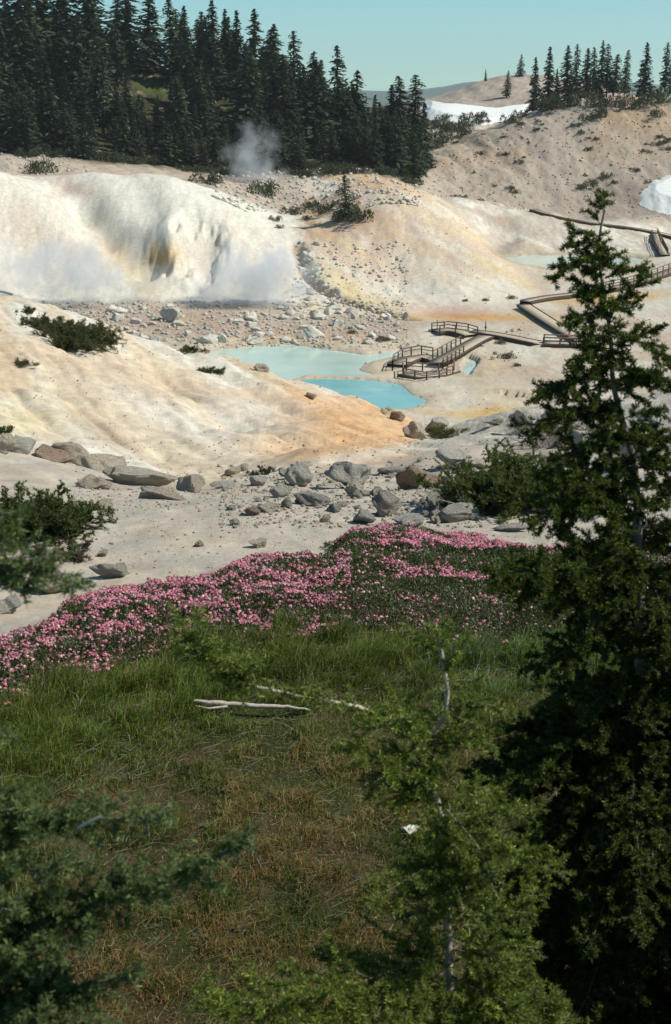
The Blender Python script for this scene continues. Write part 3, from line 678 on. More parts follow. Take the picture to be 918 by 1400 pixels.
def bg_conifer(seed, width=.16, gap=.08, ragged=.6, dens=1.0, pwr=.8):
    """unit height crown + trunk"""
    r = np.random.default_rng(seed); Q = []; Cc = []
    lean = r.normal(0, .02, 2)
    nW = int(46 * dens)
    for i in range(nW * 6):
            h = gap + (1 - gap) * min(max((i + r.uniform(-4, 4)) / (nW * 6), 0), .995); a = r.uniform(0, 2 * np.pi)
            R0 = width * (1 - h) ** pwr * .95 + .008
            if h < gap + .12: R0 *= .55 + .45 * (h - gap) / .12
            mod = vnoise(np.array(a * 1.3 + seed * 9.), np.array(h * 11. + seed), seed) * .75 + .5 * vnoise(np.array(a * .6), np.array(h * 26. + seed), seed + 3)
            L = R0 * (1 - ragged + ragged * 1.7 * float(mod)) * r.uniform(.8, 1.1); n = 6
            if float(mod) < .22: continue
            droop = r.uniform(.3, .8)
            for kq in range(n):
                f = (kq + r.random()) / n; rad = L * f
                c = np.array([math.cos(a) * rad + lean[0] * h, math.sin(a) * rad + lean[1] * h, h + rad * .2 - f * f * L * droop])
                s = (.011 + .022 * (1 - h)) * r.uniform(.6, 1.5)
                d = np.array([math.cos(a), math.sin(a), -.25]) + r.normal(0, .5, 3); d /= np.linalg.norm(d)
                w = np.cross(d, [0, 0, 1]) + r.normal(0, .5, 3); w /= np.linalg.norm(w)
                Q.append([c - d * s, c - w * s * .55, c + d * s * 1.3, c + w * s * .55])
                g = r.uniform(.5, 1.4)
                Cc.append(np.array([.048, .068, .038]) * g + np.array([.05, .05, .005]) * (r.random() < .1))
    V = np.array(Q).reshape(-1, 3); me = mesh_np('crown', V, np.arange(len(V)).reshape(-1, 4)); colattr(me, np.repeat(np.array(Cc), 4, 0)); me.materials.append(LEAF_BG)
    tb = TB(); z = np.linspace(0, .97, 9); tb.tube(np.stack([lean[0] * z, lean[1] * z, z], 1), .012 * (1 - z) + .002, 6)
    tm = tb.mesh('trunk'); tm.materials.append(BARK); return me, tm
CON = [bg_conifer(1, .15), bg_conifer(2, .13, .05, .5), bg_conifer(3, .17, .10, .7, 1, .65), bg_conifer(4, .14, .2, .8, .8, .6), bg_conifer(5, .21, .03, .7), bg_conifer(6, .14, .12, .75, 1, .5), bg_conifer(7, .11, .05, .5), bg_conifer(8, .16, .08, .85, .9, .7), bg_conifer(9, .13, .22, .9, .7, .55), bg_conifer(10, .18, .04, .6, 1, .9)]
def conifer(g, hgt, k, label, group=None, wide=1.0):
    o = empty('conifer', (g[0], g[1], g[2] - .3), rng.uniform(0, 6.28), label=label, category='tree')
    if group: o['group'] = group
    s = hgt + .3; o.scale = (s * wide * rng.uniform(.85, 1.15), s * wide * rng.uniform(.85, 1.15), s)
    for nm, me in (('crown', CON[k][0]), ('trunk', CON[k][1])):
        c = bpy.data.objects.new(nm, me); col.objects.link(c); c.parent = o
    return o
def conifer_px(px, base, top, k, label, group=None, ymin=150, Y=None, wide=1.0):
    g = ground(px, base, ymin) if Y is None else None
    if g is None:
        Y = Y or 480; t, e = te(px, base); x = float(t) * Y; g = np.array([x, Y, float(H(np.array([x]), np.array([Y]))[0])])
    t, e = te(px, top); hg = float(e) * g[1] - g[2]
    return conifer(g, max(hg, 1), k, label, group, wide)
# skyline and marked trees: px, base, top, Y
MARK = [(128,120,-60,500,0,'tall dark conifer reaching past the picture top left of the clearing'),(60,110,-70,490,1,'tall conifer at the upper left reaching past the picture top'),
 (20,120,-60,480,2,'tall dense conifer in the upper left corner'),(95,115,-50,505,3,'tall conifer between the two upper left giants'),
 (176,120,-30,505,0,'tall conifer whose tip leaves the picture left of the sky gap'),(205,118,-14,515,1,'tall slim conifer bordering the narrow sky gap'),
 (240,130,-4,500,5,'bushy topped conifer right of the narrow sky gap'),(256,128,8,510,1,'slim pointed conifer next to the bushy topped one'),
 (292,135,0,500,0,'tallest conifer of the middle skyline'),(310,138,12,505,6,'slim conifer right of the tallest skyline tree'),(326,142,14,500,6,'second slim conifer right of the tallest skyline tree'),
 (347,150,12,495,0,'broad pointed conifer in the middle skyline'),(366,160,38,500,5,'half height conifer on the skyline between broad ones'),(379,165,33,490,0,'pointed conifer on the falling skyline'),
 (404,175,42,485,3,'ragged conifer on the falling skyline'),(424,185,70,480,5,'lower conifer in the dip of the skyline'),(441,190,82,480,1,'slim conifer left of the last big skyline tree'),
 (464,205,62,440,4,'big broad conifer at the right end of the forest'),(484,208,96,430,2,'conifer leaning on the last big broad one'),
 (513,215,130,440,1,'lone standing conifer beyond the forest end'),(536,215,116,455,0,'dark conifer of the pair beyond the forest end'),(551,214,104,455,5,'taller conifer of the pair beyond the forest end'),
 (568,212,102,450,3,'round topped conifer with bare lower trunk near the snow'),(580,214,140,440,1,'narrow conifer just left of the small hillside shrubs')]
for px, ba, tp, Y, k, lab in MARK: conifer_px(px, ba, tp, k, lab, Y=Y, wide=1.9 if px < 215 else 1.5)
RIDGE = [(712,99,74,690,4,'small double tipped tree on top of the bare hill'),(664,112,94,690,6,'tiny lone tree on the left shoulder of the bare hill'),(693,128,96,640,2,'small cone shaped tree on the flank of the bare hill'),
 (749,145,64,500,6,'slim dead looking tree standing on the ridge left of the grove'),(731,135,78,560,6,'thin tree on the ridge left of the slim dead looking one'),(760,150,94,500,1,'short pointed tree at the foot of the slim ridge tree'),
 (775,140,62,500,0,'leftmost big tree of the ridge grove'),(787,140,60,505,3,'second tree of the ridge grove'),(800,142,66,500,0,'third tree of the ridge grove with dense low crown'),(812,140,64,508,5,'ridge grove tree beside the tall middle one'),
 (820,140,55,500,0,'tallest middle tree of the ridge grove'),(829,140,60,504,3,'ridge grove tree right of its tallest one'),(838,138,74,500,5,'lower tree filling the ridge grove gap'),(853,138,68,505,5,'thin tree with side boughs right of the ridge grove'),
 (880,136,58,490,1,'tall slim tree near the right picture edge'),(908,136,58,490,3,'tree with wide boughs at the right picture edge'),(918,137,85,485,2,'short tree at the right picture edge')]
for px, ba, tp, Y, k, lab in RIDGE: conifer_px(px, ba, tp, k, lab, Y=Y, wide=rng.uniform(1.0, 1.6))
conifer_px(473, 297, 232, 4, 'lone small conifer standing on the pale slope right of the steam', ymin=300, wide=1.15)
_n0 = 0
def skyline(px): return np.interp(px, [0, 150, 240, 300, 380, 430, 500, 560, 620], [-40, -30, 10, 25, 60, 90, 140, 150, 190])
cnt = 0; placed = []
while cnt < 256:
    px = rng.uniform(-15, 575); Y = 388 + 145 * rng.random() ** 1.2 if px < 420 else rng.uniform(395, 470)
    t, _ = te(px, 150); x = float(t) * Y; z = float(H(np.array([x]), np.array([Y]))[0]); bx, by = project(x, Y, z)
    
    if 300 < px < 330 and 128 < by < 150 and rng.random() < .8: continue
    if any((x - a) ** 2 + (Y - b_) ** 2 < 7 for a, b_ in placed): continue
    cov = 130 if 180 < px < 228 else 150 if 298 < px < 326 else -99
    if by < cov + 8 and by > cov - 22 and cov > 0: continue
    hmax = (by - max(skyline(px), cov if by > cov else -99)) * Y / F_PX
    hg = rng.uniform(9, 17) if Y < 425 else rng.uniform(12, 31)
    if 150 < px < 330 and 395 < Y < 470: hg *= .62
    hg = min(hg, max(hmax, 3) * rng.uniform(.75, 1))
    zone = 'forest above the left mound' if px < 140 else 'forest above the white dome' if px < 300 else 'forest behind the thin steam plume' if px < 430 else 'thin forest end toward the snow'
    row = 'front rows' if Y < 415 else 'lower middle rows' if Y < 445 else 'upper middle rows' if Y < 480 else 'rear rows'
    lab = f'conifer in the {row} of the {zone}'
    conifer(np.array([x, Y, z]), hg, int(rng.integers(10)), lab, f'conifers in the {row} of the {zone}', rng.uniform(1.35, 2.1)); placed.append((x, Y)); cnt += 1

# low shrubs
def shrub_mesh(seed, n=420, c=(.06, .075, .035), dead=0.0, leaf=.07, spiky=.3):
    r = np.random.default_rng(seed)
    nb = 9; cx = r.normal(0, .42, (nb, 2)); rad = r.uniform(.25, .5, nb); hz = r.uniform(.35, .8, nb)
    k = r.integers(0, nb, n); d = r.normal(size=(n, 3)); d /= np.linalg.norm(d, axis=1)[:, None]; d[:, 2] = np.abs(d[:, 2])
    rr = r.uniform(.55, 1, n) ** .5 * (1 + spiky * (r.random(n) < .2) * r.random(n))
    P = np.stack([cx[k, 0] + d[:, 0] * rad[k] * rr, cx[k, 1] + d[:, 1] * rad[k] * rr, d[:, 2] * hz[k] * rr], 1)
    dr = d + r.normal(0, .5, (n, 3)) + [0, 0, .5]; dr /= np.linalg.norm(dr, axis=1)[:, None]
    w = np.cross(dr, r.normal(size=(n, 3))); w /= np.linalg.norm(w, axis=1)[:, None]
    s = leaf * r.uniform(.6, 1.5, n)[:, None]
    V = np.stack([P - dr * s, P - w * s * .45, P + dr * s * 1.3, P + w * s * .45], 1).reshape(-1, 3)
    Cc = np.array(c) * r.uniform(.5, 1.45, n)[:, None]
    Cc = np.where((r.random(n) < dead)[:, None], np.array([.16, .14, .12]) * r.uniform(.6, 1.2, n)[:, None], Cc)
    me = mesh_np('foliage', V, np.arange(len(V)).reshape(-1, 4)); colattr(me, np.repeat(Cc, 4, 0)); return me
LEAF_SH = mat_leaf('shrub_leaves', trans=.2, rand=.2)
SHR = [shrub_mesh(20 + i, 1100, dead=.08, leaf=.055, spiky=.2) for i in range(4)] + [shrub_mesh(30, 700, (.11, .10, .06), .5), shrub_mesh(31, 700, (.12, .11, .09), .7)]
for m in SHR: m.materials.append(LEAF_SH)
def shrub(px, py, w, h, label, group=None, ymin=150, k=None, me=None, name='shrub'):
    g = ground(px, py, ymin)
    if g is None: return
    dd = np.linalg.norm(g); s = w * dd / F_PX / 1.75
    o = bpy.data.objects.new(name, me or SHR[int(rng.integers(4)) if k is None else k]); col.objects.link(o)
    o.location = g - [0, 0, .05 * s]; o.scale = (s, s, h * dd / F_PX / .8); o.rotation_euler = (0, 0, rng.uniform(0, 6.28))
    o['label'] = label; o['category'] = 'shrub'
    if group: o['group'] = group
for px, py, w, h, lab in [(490,302,44,26,'dark low shrub at the foot of the lone small conifer'),(462,303,26,18,'grey green shrub left of the lone small conifer foot'),(448,290,36,18,'flat dark shrub in the shade left of the lone conifer'),
   (50,236,40,20,'rounded shrub on bare ground behind the first mound'),(402,292,26,12,'grey shrub beside the rim of the dome'),(424,283,20,12,'small grey shrub in the rubble behind the dome'),(376,302,14,9,'tiny shrub at the dome rim'),
   (382,312,10,6,'tiny dot of a shrub just below the dome rim'),(366,268,42,24,'dark patch of shrubs inside the thin steam plume'),(282,250,36,18,'dark shrub at the back of the dome'),(420,300,12,7,'small tuft beside the chute top'),
   (655,411,0,0,''),]:
    if lab: shrub(px, py, w, h, lab, ymin=300)
for px, py, w, lab in [(638,412,9,'small brown tuft on the white apron, left one of three'),(662,411,10,'small brown tuft on the white apron, middle of three'),(702,408,13,'largest brown tuft on the white apron'),(520,465,20,'grey brown bush on the basin floor left of the railing'),
   (484,456,14,'dark small bush by the gully mouth'),(690,490,22,'dark bush on the floor right of the ramp'),(706,500,12,'small bush below the dark floor bush'),(688,470,16,'bush beside the walkway right of the ramp')]:
    shrub(px, py, w, w * .5, lab, ymin=200, k=4)
for i in range(130):
    px = rng.uniform(595, 915); py = rng.uniform(165, 285)
    if py < 150 + max(0, (700 - px)) * .45: continue
    if vnoise(np.array(px / 38.), np.array(py / 22.), 5) < .48: continue
    s = rng.uniform(5, 14) if py < 260 or px < 780 else rng.uniform(5, 8)
    shrub(px, py, s, s * .5, 'one of the small shrubs on the brown right hand slope', 'shrubs dotted over the right hand slope', 385)
for px, py, w in [(795,258,14),(812,255,20),(765,130,0),(828,244,16),(748,150,40),(770,148,36),(800,145,40),(830,145,30),(860,150,26),(805,165,22),(820,160,26),(895,160,20),(900,140,40),(870,142,30),(715,160,20),(700,168,24),(645,170,30),(655,165,24),(625,180,30),(610,180,30),(600,195,34),(590,205,30),(635,185,22),(610,165,20),(596,175,26)]:
    if w: shrub(px, py, w, w * .6, 'one of the larger dark shrubs on the ridge crest', 'larger shrubs along the ridge crest', 385)
for i in range(70):
    px = rng.uniform(0, 585); Y = rng.uniform(380, 402); t, _ = te(px, 215); x = float(t) * Y; z = H(np.array([x]), np.array([Y]))[0]; q = project(x, Y, z)
    shrub(float(q[0]), float(q[1]), rng.uniform(14, 34), rng.uniform(8, 16), 'one of the dark shrubs at the forest foot', 'shrubs fringing the foot of the forest', 375)

# ------------------------------------------------------------------ near plants with real needles
def needles(S0, S1, per_m, nlen, seed, col1, col2, wid=.0011, fwd=.55):
    r = np.random.default_rng(seed); L = np.linalg.norm(S1 - S0, axis=1)
    n = np.maximum((L * per_m).astype(int), 1); k = np.repeat(np.arange(len(L)), n); m = len(k)
    f = r.random(m)[:, None]; P = S0[k] * (1 - f) + S1[k] * f
    T = (S1 - S0)[k] / L[k][:, None]
    rd = r.normal(size=(m, 3)); rd -= (rd * T).sum(1)[:, None] * T; rd /= np.linalg.norm(rd, axis=1)[:, None]; rd[:, 2] = rd[:, 2] * .75 + .12
    D = rd + T * r.uniform(fwd * .4, fwd * 1.6, m)[:, None]; D /= np.linalg.norm(D, axis=1)[:, None]
    W = np.cross(D, r.normal(size=(m, 3))); W /= np.linalg.norm(W, axis=1)[:, None]
    ln = (nlen * r.uniform(.7, 1.25, m))[:, None]
    V = np.stack([P + W * wid, P - W * wid, P + D * ln - W * wid * .6, P + D * ln + W * wid * .6], 1).reshape(-1, 3)
    sh = r.random(len(L))[k]; g = r.uniform(.7, 1.3, m) * (.75 + .5 * sh)
    tipm = (r.random(m) < .12)
    Cc = np.where(tipm[:, None], np.array(col2), np.array(col1)) * g[:, None]
    return V, np.repeat(Cc, 4, 0)
def limb(r, start, d, L, droop, npt=9, wig=.12):
    P = [np.array(start, float)]; d = np.array(d, float); d /= np.linalg.norm(d)
    for i in range(npt - 1):
        d = d + np.array([0, 0, -droop / npt]) + r.normal(0, wig / 2, 3); d /= np.linalg.norm(d)
        P.append(P[-1] + d * L / (npt - 1))
    return np.array(P)
class Near:
    def __init__(s, seed): s.r = np.random.default_rng(seed); s.A = []; s.B = []; s.w = TB(); s.pale = TB()
    def leafy(s, P):
        s.A.append(P[:-1]); s.B.append(P[1:])
    def bough(s, P, rad, twig=.35, start=.12, dens=1.0, sub=True, flat=.5):
        r = s.r; L = np.linalg.norm(np.diff(P, axis=0), axis=1).sum(); n = len(P)
        s.w.tube(P, np.linspace(rad, rad * .2 + .0008, n), 5)
        k0 = int(start * (n - 1)); s.leafy(P[max(k0, 1):])
        nt = max(int(L * 48 * dens), 3)
        for i in range(nt):
            f = start + (1 - start) * (i + r.random()) / nt; q = f * (n - 1); j = min(int(q), n - 2)
            p = P[j] + (P[j + 1] - P[j]) * (q - j); T = P[j + 1] - P[j]; T /= np.linalg.norm(T)
            side = np.cross(T, [0, 0, 1]); side /= np.linalg.norm(side) + 1e-9
            sg = 1 if i % 2 else -1
            d = T * r.uniform(.5, 1.1) + side * sg * r.uniform(.4, 1.1) + np.array([0, 0, r.normal(.1, flat)])
            l = (twig * L * (1 - f) ** .7 * r.uniform(.5, 1.15) + .035)
            l = min(l, .26)
            Q = limb(r, p, d, l, r.uniform(.0, .5), 5, .25)
            s.w.tube(Q, np.linspace(.0018, .0008, 5), 3); s.leafy(Q)
            if sub and l > .07:
                for e in range(int(l / .022)):
                    g = r.uniform(.15, .95) * 4; jj = min(int(g), 3); pp = Q[jj] + (Q[jj + 1] - Q[jj]) * (g - jj); TT = Q[jj + 1] - Q[jj]; TT /= np.linalg.norm(TT)
                    d2 = TT * .8 + r.normal(0, .6, 3) + [0, 0, .1]
                    QQ = limb(r, pp, d2, r.uniform(.02, .06), .2, 3, .2); s.leafy(QQ)
    def crown(s, parent, mat, per_m, nlen, c1, c2, wid=.0011, seed=3, wood=None):
        V, Cc = needles(np.concatenate(s.A), np.concatenate(s.B), per_m, nlen, seed, c1, c2, wid)
        me = mesh_np('crown', V, np.arange(len(V)).reshape(-1, 4)); colattr(me, Cc); link('crown', me, mat, parent)
        print('needles', len(V) // 4)
        if s.w.V: link('branches', s.w.mesh('branches'), wood or BARKG, parent)
NEEDLE = mat_leaf('hemlock_needles', trans=.4, rand=0)
YS_ = 1.0
def pathpx(pts, n=40, smoothn=True):
    """pts: (px,py,Y)"""
    Q = np.array([at(a, b_, c * YS_) for a, b_, c in pts]); d = np.r_[0, np.cumsum(np.linalg.norm(np.diff(Q, axis=0), axis=1))]
    u = np.linspace(0, d[-1], n); return np.stack([pchip(d, Q[:, i], u) for i in range(3)], 1)
def rebase(parts_root, loc):
    # mesh was laid out in world space: keep the Empty at the thing's base and offset its children
    for o in col.objects:
        if o.parent == parts_root: o.location = (-loc[0], -loc[1], -loc[2])
def gz(x, y): return float(H(np.array([x]), np.array([y]))[0])
# --- tall hemlock on the right
YS_ = 1.16
TP = pathpx([(827,288,5.0),(818,335,5.0),(826,400,5.0),(836,470,5.0),(838,520,5.0),(850,570,5.0),(868,640,5.0),(873,750,5.0),(876,900,5.0),(870,1100,5.0),(862,1400,5.0),(858,1520,5.0)], 60)
base = np.array([TP[-1][0], 5.8, gz(TP[-1][0], 5.8) - .1])
TP = np.vstack([TP, base]) if TP[-1][2] > base[2] else TP
nt = len(TP); frac = np.linspace(0, 1, nt)
hem = empty('hemlock_tree', base, label='tall dark hemlock filling the right side with a crooked pale upper trunk', category='tree')
tb = TB(); tb.tube(TP, .0045 + .06 * frac ** 1.25, 10); link('trunk', tb.mesh('trunk'), BARKG, hem)
N = Near(5); r = N.r
# leader tuft
for i in range(10):
    N.bough(limb(r, TP[int(r.integers(0, 4))], (r.normal(0, .6), r.normal(0, .6), r.uniform(.2, 1.2)), r.uniform(.05, .12), .1, 5), .002, sub=False)
def boughs_along(N, TP, n, lenf, dirbias=None, zr=(0, 1), droop=(.1, .8), rad=.006, dens=1.0, rise=.25):
    r = N.r; nt = len(TP)
    for i in range(n):
        f = zr[0] + (zr[1] - zr[0]) * (i + r.random()) / n; q = f * (nt - 1); j = min(int(q), nt - 2); p = TP[j] + (TP[j + 1] - TP[j]) * (q - j)
        a = r.uniform(0, 2 * np.pi); d = np.array([math.cos(a), math.sin(a), rise + r.normal(0, .15)])
        L = lenf(f, d) * r.uniform(.65, 1.15)
        N.bough(limb(r, p, d, L, r.uniform(*droop), 9), rad * (.4 + L), dens=dens)
# marked boughs: (points)
for pts in [[(820,345,5),(800,358,4.97),(780,362,4.95),(757,383,4.93)],[(816,322,5),(800,318,4.97),(778,312,4.95)],[(818,330,5),(796,332,4.97),(776,336,4.95)],
            [(826,392,5),(808,392,4.96),(786,388,4.93)],[(828,380,5),(850,372,4.96),(880,366,4.93)],[(832,420,5),(860,400,5.0),(884,372,5.03)],
            [(836,440,5),(815,428,4.93),(795,436,4.88),(775,448,4.85)],[(838,480,5),(815,488,4.9),(785,500,4.85)],[(838,500,5),(800,515,4.92),(752,540,4.86),(730,548,4.84)],
            [(842,455,5),(880,470,4.9),(918,498,4.85)],[(845,520,5),(880,520,4.92),(930,520,4.9)],[(850,560,5),(800,560,4.9),(750,572,4.85),(722,600,4.8)],
            [(860,600,5),(800,610,4.88),(760,640,4.82)],[(866,640,5),(820,640,4.9),(770,660,4.84),(735,680,4.8)],[(872,680,5),(820,690,4.88),(770,700,4.8),(720,712,4.75)],
            [(874,740,5),(820,770,4.8),(750,780,4.65),(680,788,4.5)],[(874,780,5),(800,800,4.8),(740,806,4.65),(690,800,4.6)],
            [(875,860,5),(820,880,4.9),(760,900,4.8),(722,915,4.75)],[(875,700,5),(905,680,4.95),(940,690,4.9)],[(868,620,5),(900,600,4.9),(940,596,4.85)]]:
    P = pathpx(pts, 10); N.bough(P, .005, twig=.4, dens=1.15)
boughs_along(N, TP, 34, lambda f, d: .08 + .30 * f / .4, zr=(.04, .33), droop=(.3, 1.0), rise=.25)
boughs_along(N, TP, 56, lambda f, d: .42 + .35 * (f - .33), zr=(.33, .6), droop=(.4, 1.2), rise=.15)
boughs_along(N, TP, 165, lambda f, d: .74 + .3 * (f - .5), zr=(.5, .98), droop=(.5, 1.2), rise=0.05, dens=.9)
N.crown(hem, NEEDLE, 1200, .016, (.060, .085, .018), (.20, .24, .04), .0018)
rebase(hem, base)
YS_ = 1.3
# --- second hemlock standing just outside, boughs crossing the right edge
TP2 = pathpx([(1010,380,4.6),(1006,700,4.6),(1000,1100,4.6),(995,1500,4.6)], 40); b2 = np.array([TP2[-1][0], 5.98, gz(TP2[-1][0], 5.98) - .1]); TP2 = np.vstack([TP2, b2])
h2 = empty('hemlock_tree', b2, label='dark hemlock whose boughs cross the right picture edge', category='tree')
tb = TB(); tb.tube(TP2, .01 + .05 * np.linspace(0, 1, len(TP2)), 10); link('trunk', tb.mesh('trunk'), BARKG, h2)
N = Near(6); boughs_along(N, TP2, 125, lambda f, d: .12 + .5 * min(1, f * 1.6), zr=(.0, .98), rise=.05, dens=.9)
N.crown(h2, NEEDLE, 800, .016, (.035, .05, .014), (.08, .10, .02), .0022); rebase(h2, b2)
YS_ = 1.0
# --- middle young hemlock with crooked pale stem
M0 = [(600,868,4.3),(606,905,4.3),(612,950,4.3),(596,1000,4.3),(566,1012,4.28),(563,1040,4.28),(585,1066,4.3),(602,1110,4.3),(608,1180,4.3),(612,1260,4.3),(616,1400,4.3),(618,1480,4.3)]
TP3 = pathpx(M0, 60); b3 = np.array([TP3[-1][0], 4.3, gz(TP3[-1][0], 4.3) - .1]); TP3 = np.vstack([TP3, b3])
h3 = empty('hemlock_tree', b3, label='young hemlock low in the middle with a crooked pale stem and one long arching limb', category='tree')
tb = TB(); tb.tube(TP3, .0055 + .016 * np.linspace(0, 1, len(TP3)), 8); PALE = mat_plain('bleached_wood', (.50, .44, .37), .8, 30, .25, .4, .003); link('trunk', tb.mesh('trunk'), PALE, h3)
N = Near(8); r = N.r
P = pathpx([(590,1005,4.29),(560,1000,4.26),(530,990,4.22),(500,970,4.2),(455,960,4.16),(420,955,4.15),(380,945,4.12),(340,935,4.1),(305,912,4.08),(268,878,4.05)], 22)
tb = TB(); tb.tube(P, np.linspace(.0095, .003, 22), 7); link('limb', tb.mesh('limb'), PALE, h3, label='long arching pale limb')
for f in list(np.linspace(.08, .3, 6)) + list(np.linspace(.34, .62, 9)) + list(np.linspace(.72, 1, 16)):
    q = f * 21; j = min(int(q), 20); p = P[j]; T = P[j + 1] - P[j]; T /= np.linalg.norm(T)
    for s_ in (1, -1):
        d = T * .9 + np.array([0, s_ * .8, .35]) + r.normal(0, .35, 3); N.bough(limb(r, p, d, (r.uniform(.03, .08) if f < .65 else r.uniform(.06, .15)), .2, 5), .002, sub=True, twig=.4)
for pts in [[(606,905,4.3),(590,880,4.28),(562,862,4.26)],[(608,920,4.3),(628,890,4.28),(640,870,4.27)],[(610,935,4.3),(630,930,4.3),(655,930,4.3)],[(606,900,4.3),(602,880,4.3),(606,852,4.3)],
            [(600,1060,4.3),(560,1050,4.2),(505,1030,4.1),(470,1020,4.05)],[(596,1015,4.3),(560,980,4.2),(500,990,4.1)],[(600,1090,4.3),(560,1092,4.2),(515,1098,4.1)],[(612,970,4.3),(650,960,4.3),(700,975,4.3)],
            [(604,1170,4.3),(560,1200,4.1),(500,1235,4.0)],[(612,1300,4.3),(500,1340,4.0),(400,1370,3.8),(290,1365,3.6)],[(612,1340,4.3),(520,1370,4.0),(430,1400,3.8)],[(604,1200,4.3),(640,1170,4.25),(660,1160,4.2)]]:
    N.bough(pathpx(pts, 9), .004, twig=.42, dens=1.2)
boughs_along(N, TP3, 14, lambda f, d: .08 + .22 * f * 2 * (1.5 if d[0] > 0 else .7), zr=(.1, .32), rise=.25)
boughs_along(N, TP3, 50, lambda f, d: (.12 + .10 * f) if d[0] < 0 else (.34 + .16 * f), zr=(.3, .97), rise=.1)
N.crown(h3, NEEDLE, 900, .0145, (.13, .175, .035), (.42, .47, .09), .0014); rebase(h3, b3)
# --- fir at the left edge
TP4 = pathpx([(-150,600,3.3),(-160,1000,3.3),(-170,1400,3.3),(-175,1600,3.3)], 30); b4 = np.array([TP4[-1][0], 3.3, gz(TP4[-1][0], 3.3) - .1]); TP4 = np.vstack([TP4, b4])
h4 = empty('fir_tree', b4, label='blue green fir outside the left edge reaching its blurred boughs into the picture', category='tree')
tb = TB(); tb.tube(TP4, .012 + .03 * np.linspace(0, 1, len(TP4)), 8); link('trunk', tb.mesh('trunk'), BARKG, h4)
N = Near(9); r = N.r
for pts in [[(-150,1190,3.3),(-40,1150,3.2),(60,1125,3.1),(150,1120,3.05),(232,1112,3.0)],[(-150,1150,3.3),(-60,1120,3.2),(40,1110,3.1),(120,1125,3.05)],[(-150,1330,3.3),(-20,1290,3.1),(120,1240,3.0),(230,1200,2.95),(342,1146,2.9)],
            [(-150,1300,3.3),(0,1270,3.1),(100,1240,3.05),(200,1220,3.0)],[(-150,1400,3.3),(-20,1370,3.1),(100,1350,3.0),(190,1330,2.95)],[(-150,1250,3.3),(-60,1220,3.1),(30,1190,3.0),(110,1185,2.95)],
            [(-150,1450,3.3),(-20,1410,3.0),(80,1400,2.9),(150,1400,2.85)],[(-150,1420,3.3),(-40,1330,3.0),(50,1300,2.9),(120,1290,2.85)],[(-150,1350,3.3),(-60,1270,3.0),(20,1230,2.9)],[(-150,1480,3.3),(-40,1440,2.9),(60,1390,2.8)],
            [(-150,780,3.3),(-60,770,3.2),(30,775,3.1),(108,802,3.0)],[(-150,740,3.3),(-60,740,3.2),(10,745,3.1),(70,765,3.05)],[(-150,700,3.3),(-60,705,3.2),(-10,700,3.1),(30,705,3.05)],[(-150,800,3.3),(-40,790,3.15),(40,800,3.1)],
            [(-150,1060,3.3),(-60,1020,3.2),(5,1005,3.1)]]:
    N.bough(pathpx(pts, 14), .006, twig=.17, dens=1.8, start=.05)
N.crown(h4, NEEDLE, 900, .0145, (.12, .165, .06), (.27, .33, .12), .0014); rebase(h4, b4)
tb = TB(); tb.tube(pathpx([(108,1132,3.0),(122,1124,2.98),(140,1116,2.97)], 5), .0045, 6); rr_ = link('bare_twig', tb.mesh('bare_twig'), PALE, h4, label='short bleached twig'); rr_.location = tuple(-b4)

# ------------------------------------------------------------------ mid distance shrubs by the rocks
def woody_shrub(px, py, w, h, label, seed, c1=(.10, .13, .035), c2=(.19, .22, .05), dead=.25, n=70, ymin=15, leafm=900, nl=.03):
    g = ground(px, py, ymin); dd = np.linalg.norm(g); Wd = w * dd / F_PX; Hh = h * dd / F_PX
    o = empty('shrub', g, label=label, category='shrub'); r = np.random.default_rng(seed)
    wood = TB(); A, B = [], []
    for i in range(n):
        a = r.uniform(0, 6.28); d = np.array([math.cos(a), math.sin(a) * .8, r.uniform(.1, .8)])
        start = np.array([r.uniform(-.35, .35) * Wd, r.uniform(-.25, .35) * Wd, 0])
        Lm = r.uniform(.5, 1.0) * min(Hh * 1.1, .5 * Wd) * (1 if d[2] > .4 else 1.25)
        P = limb(r, start, d, Lm, r.uniform(-.1, .5), 7, .25); wood.tube(P, np.linspace(.012, .004, 7), 4)
        isdead = r.random() < dead
        for j in range(int(10)):
            q = r.uniform(1.5, 5.9); jj = int(q); p = P[jj] + (P[min(jj + 1, 6)] - P[jj]) * (q - jj)
            Q = limb(r, p, d + r.normal(0, .8, 3) + [0, 0, .3], Lm * r.uniform(.15, .4), 0, 4, .35); wood.tube(Q, np.linspace(.005, .002, 4), 3)
            if not isdead:
                A.append(Q[:-1]); B.append(Q[1:])
                for e in range(3):
                    QQ = limb(r, Q[int(r.integers(1, 4))], r.normal(0, 1, 3) + [0, 0, .5], Lm * r.uniform(.06, .16), 0, 3, .3); A.append(QQ[:-1]); B.append(QQ[1:])
    link('stems', wood.mesh('stems'), TWIG, o)
    if A:
        V, Cc = needles(np.concatenate(A), np.concatenate(B), leafm, nl, seed, c1, c2, .0045)
        me = mesh_np('foliage', V, np.arange(len(V)).reshape(-1, 4)); colattr(me, Cc); link('foliage', me, NEEDLE, o)
    return o
woody_shrub(715, 690, 165, 85, 'big spreading green shrub among the boulders behind the heather', 1, n=170, dead=.12, leafm=420)
woody_shrub(665, 690, 80, 50, 'smaller green shrub at the left side of the big spreading one', 12, n=80, dead=.2, leafm=420)
woody_shrub(775, 610, 120, 52, 'grey leafless twiggy bush behind the big green shrub', 2, dead=.93, n=90, ymin=22, leafm=200)
woody_shrub(905, 520, 70, 70, 'grey twiggy bush at the right picture edge', 3, dead=.8, n=60, ymin=22, leafm=200)
woody_shrub(44, 728, 124, 78, 'dark green shrub by the left edge between sand and cream rocks', 4, (.07, .10, .025), (.15, .18, .045), .15, 150, leafm=420)
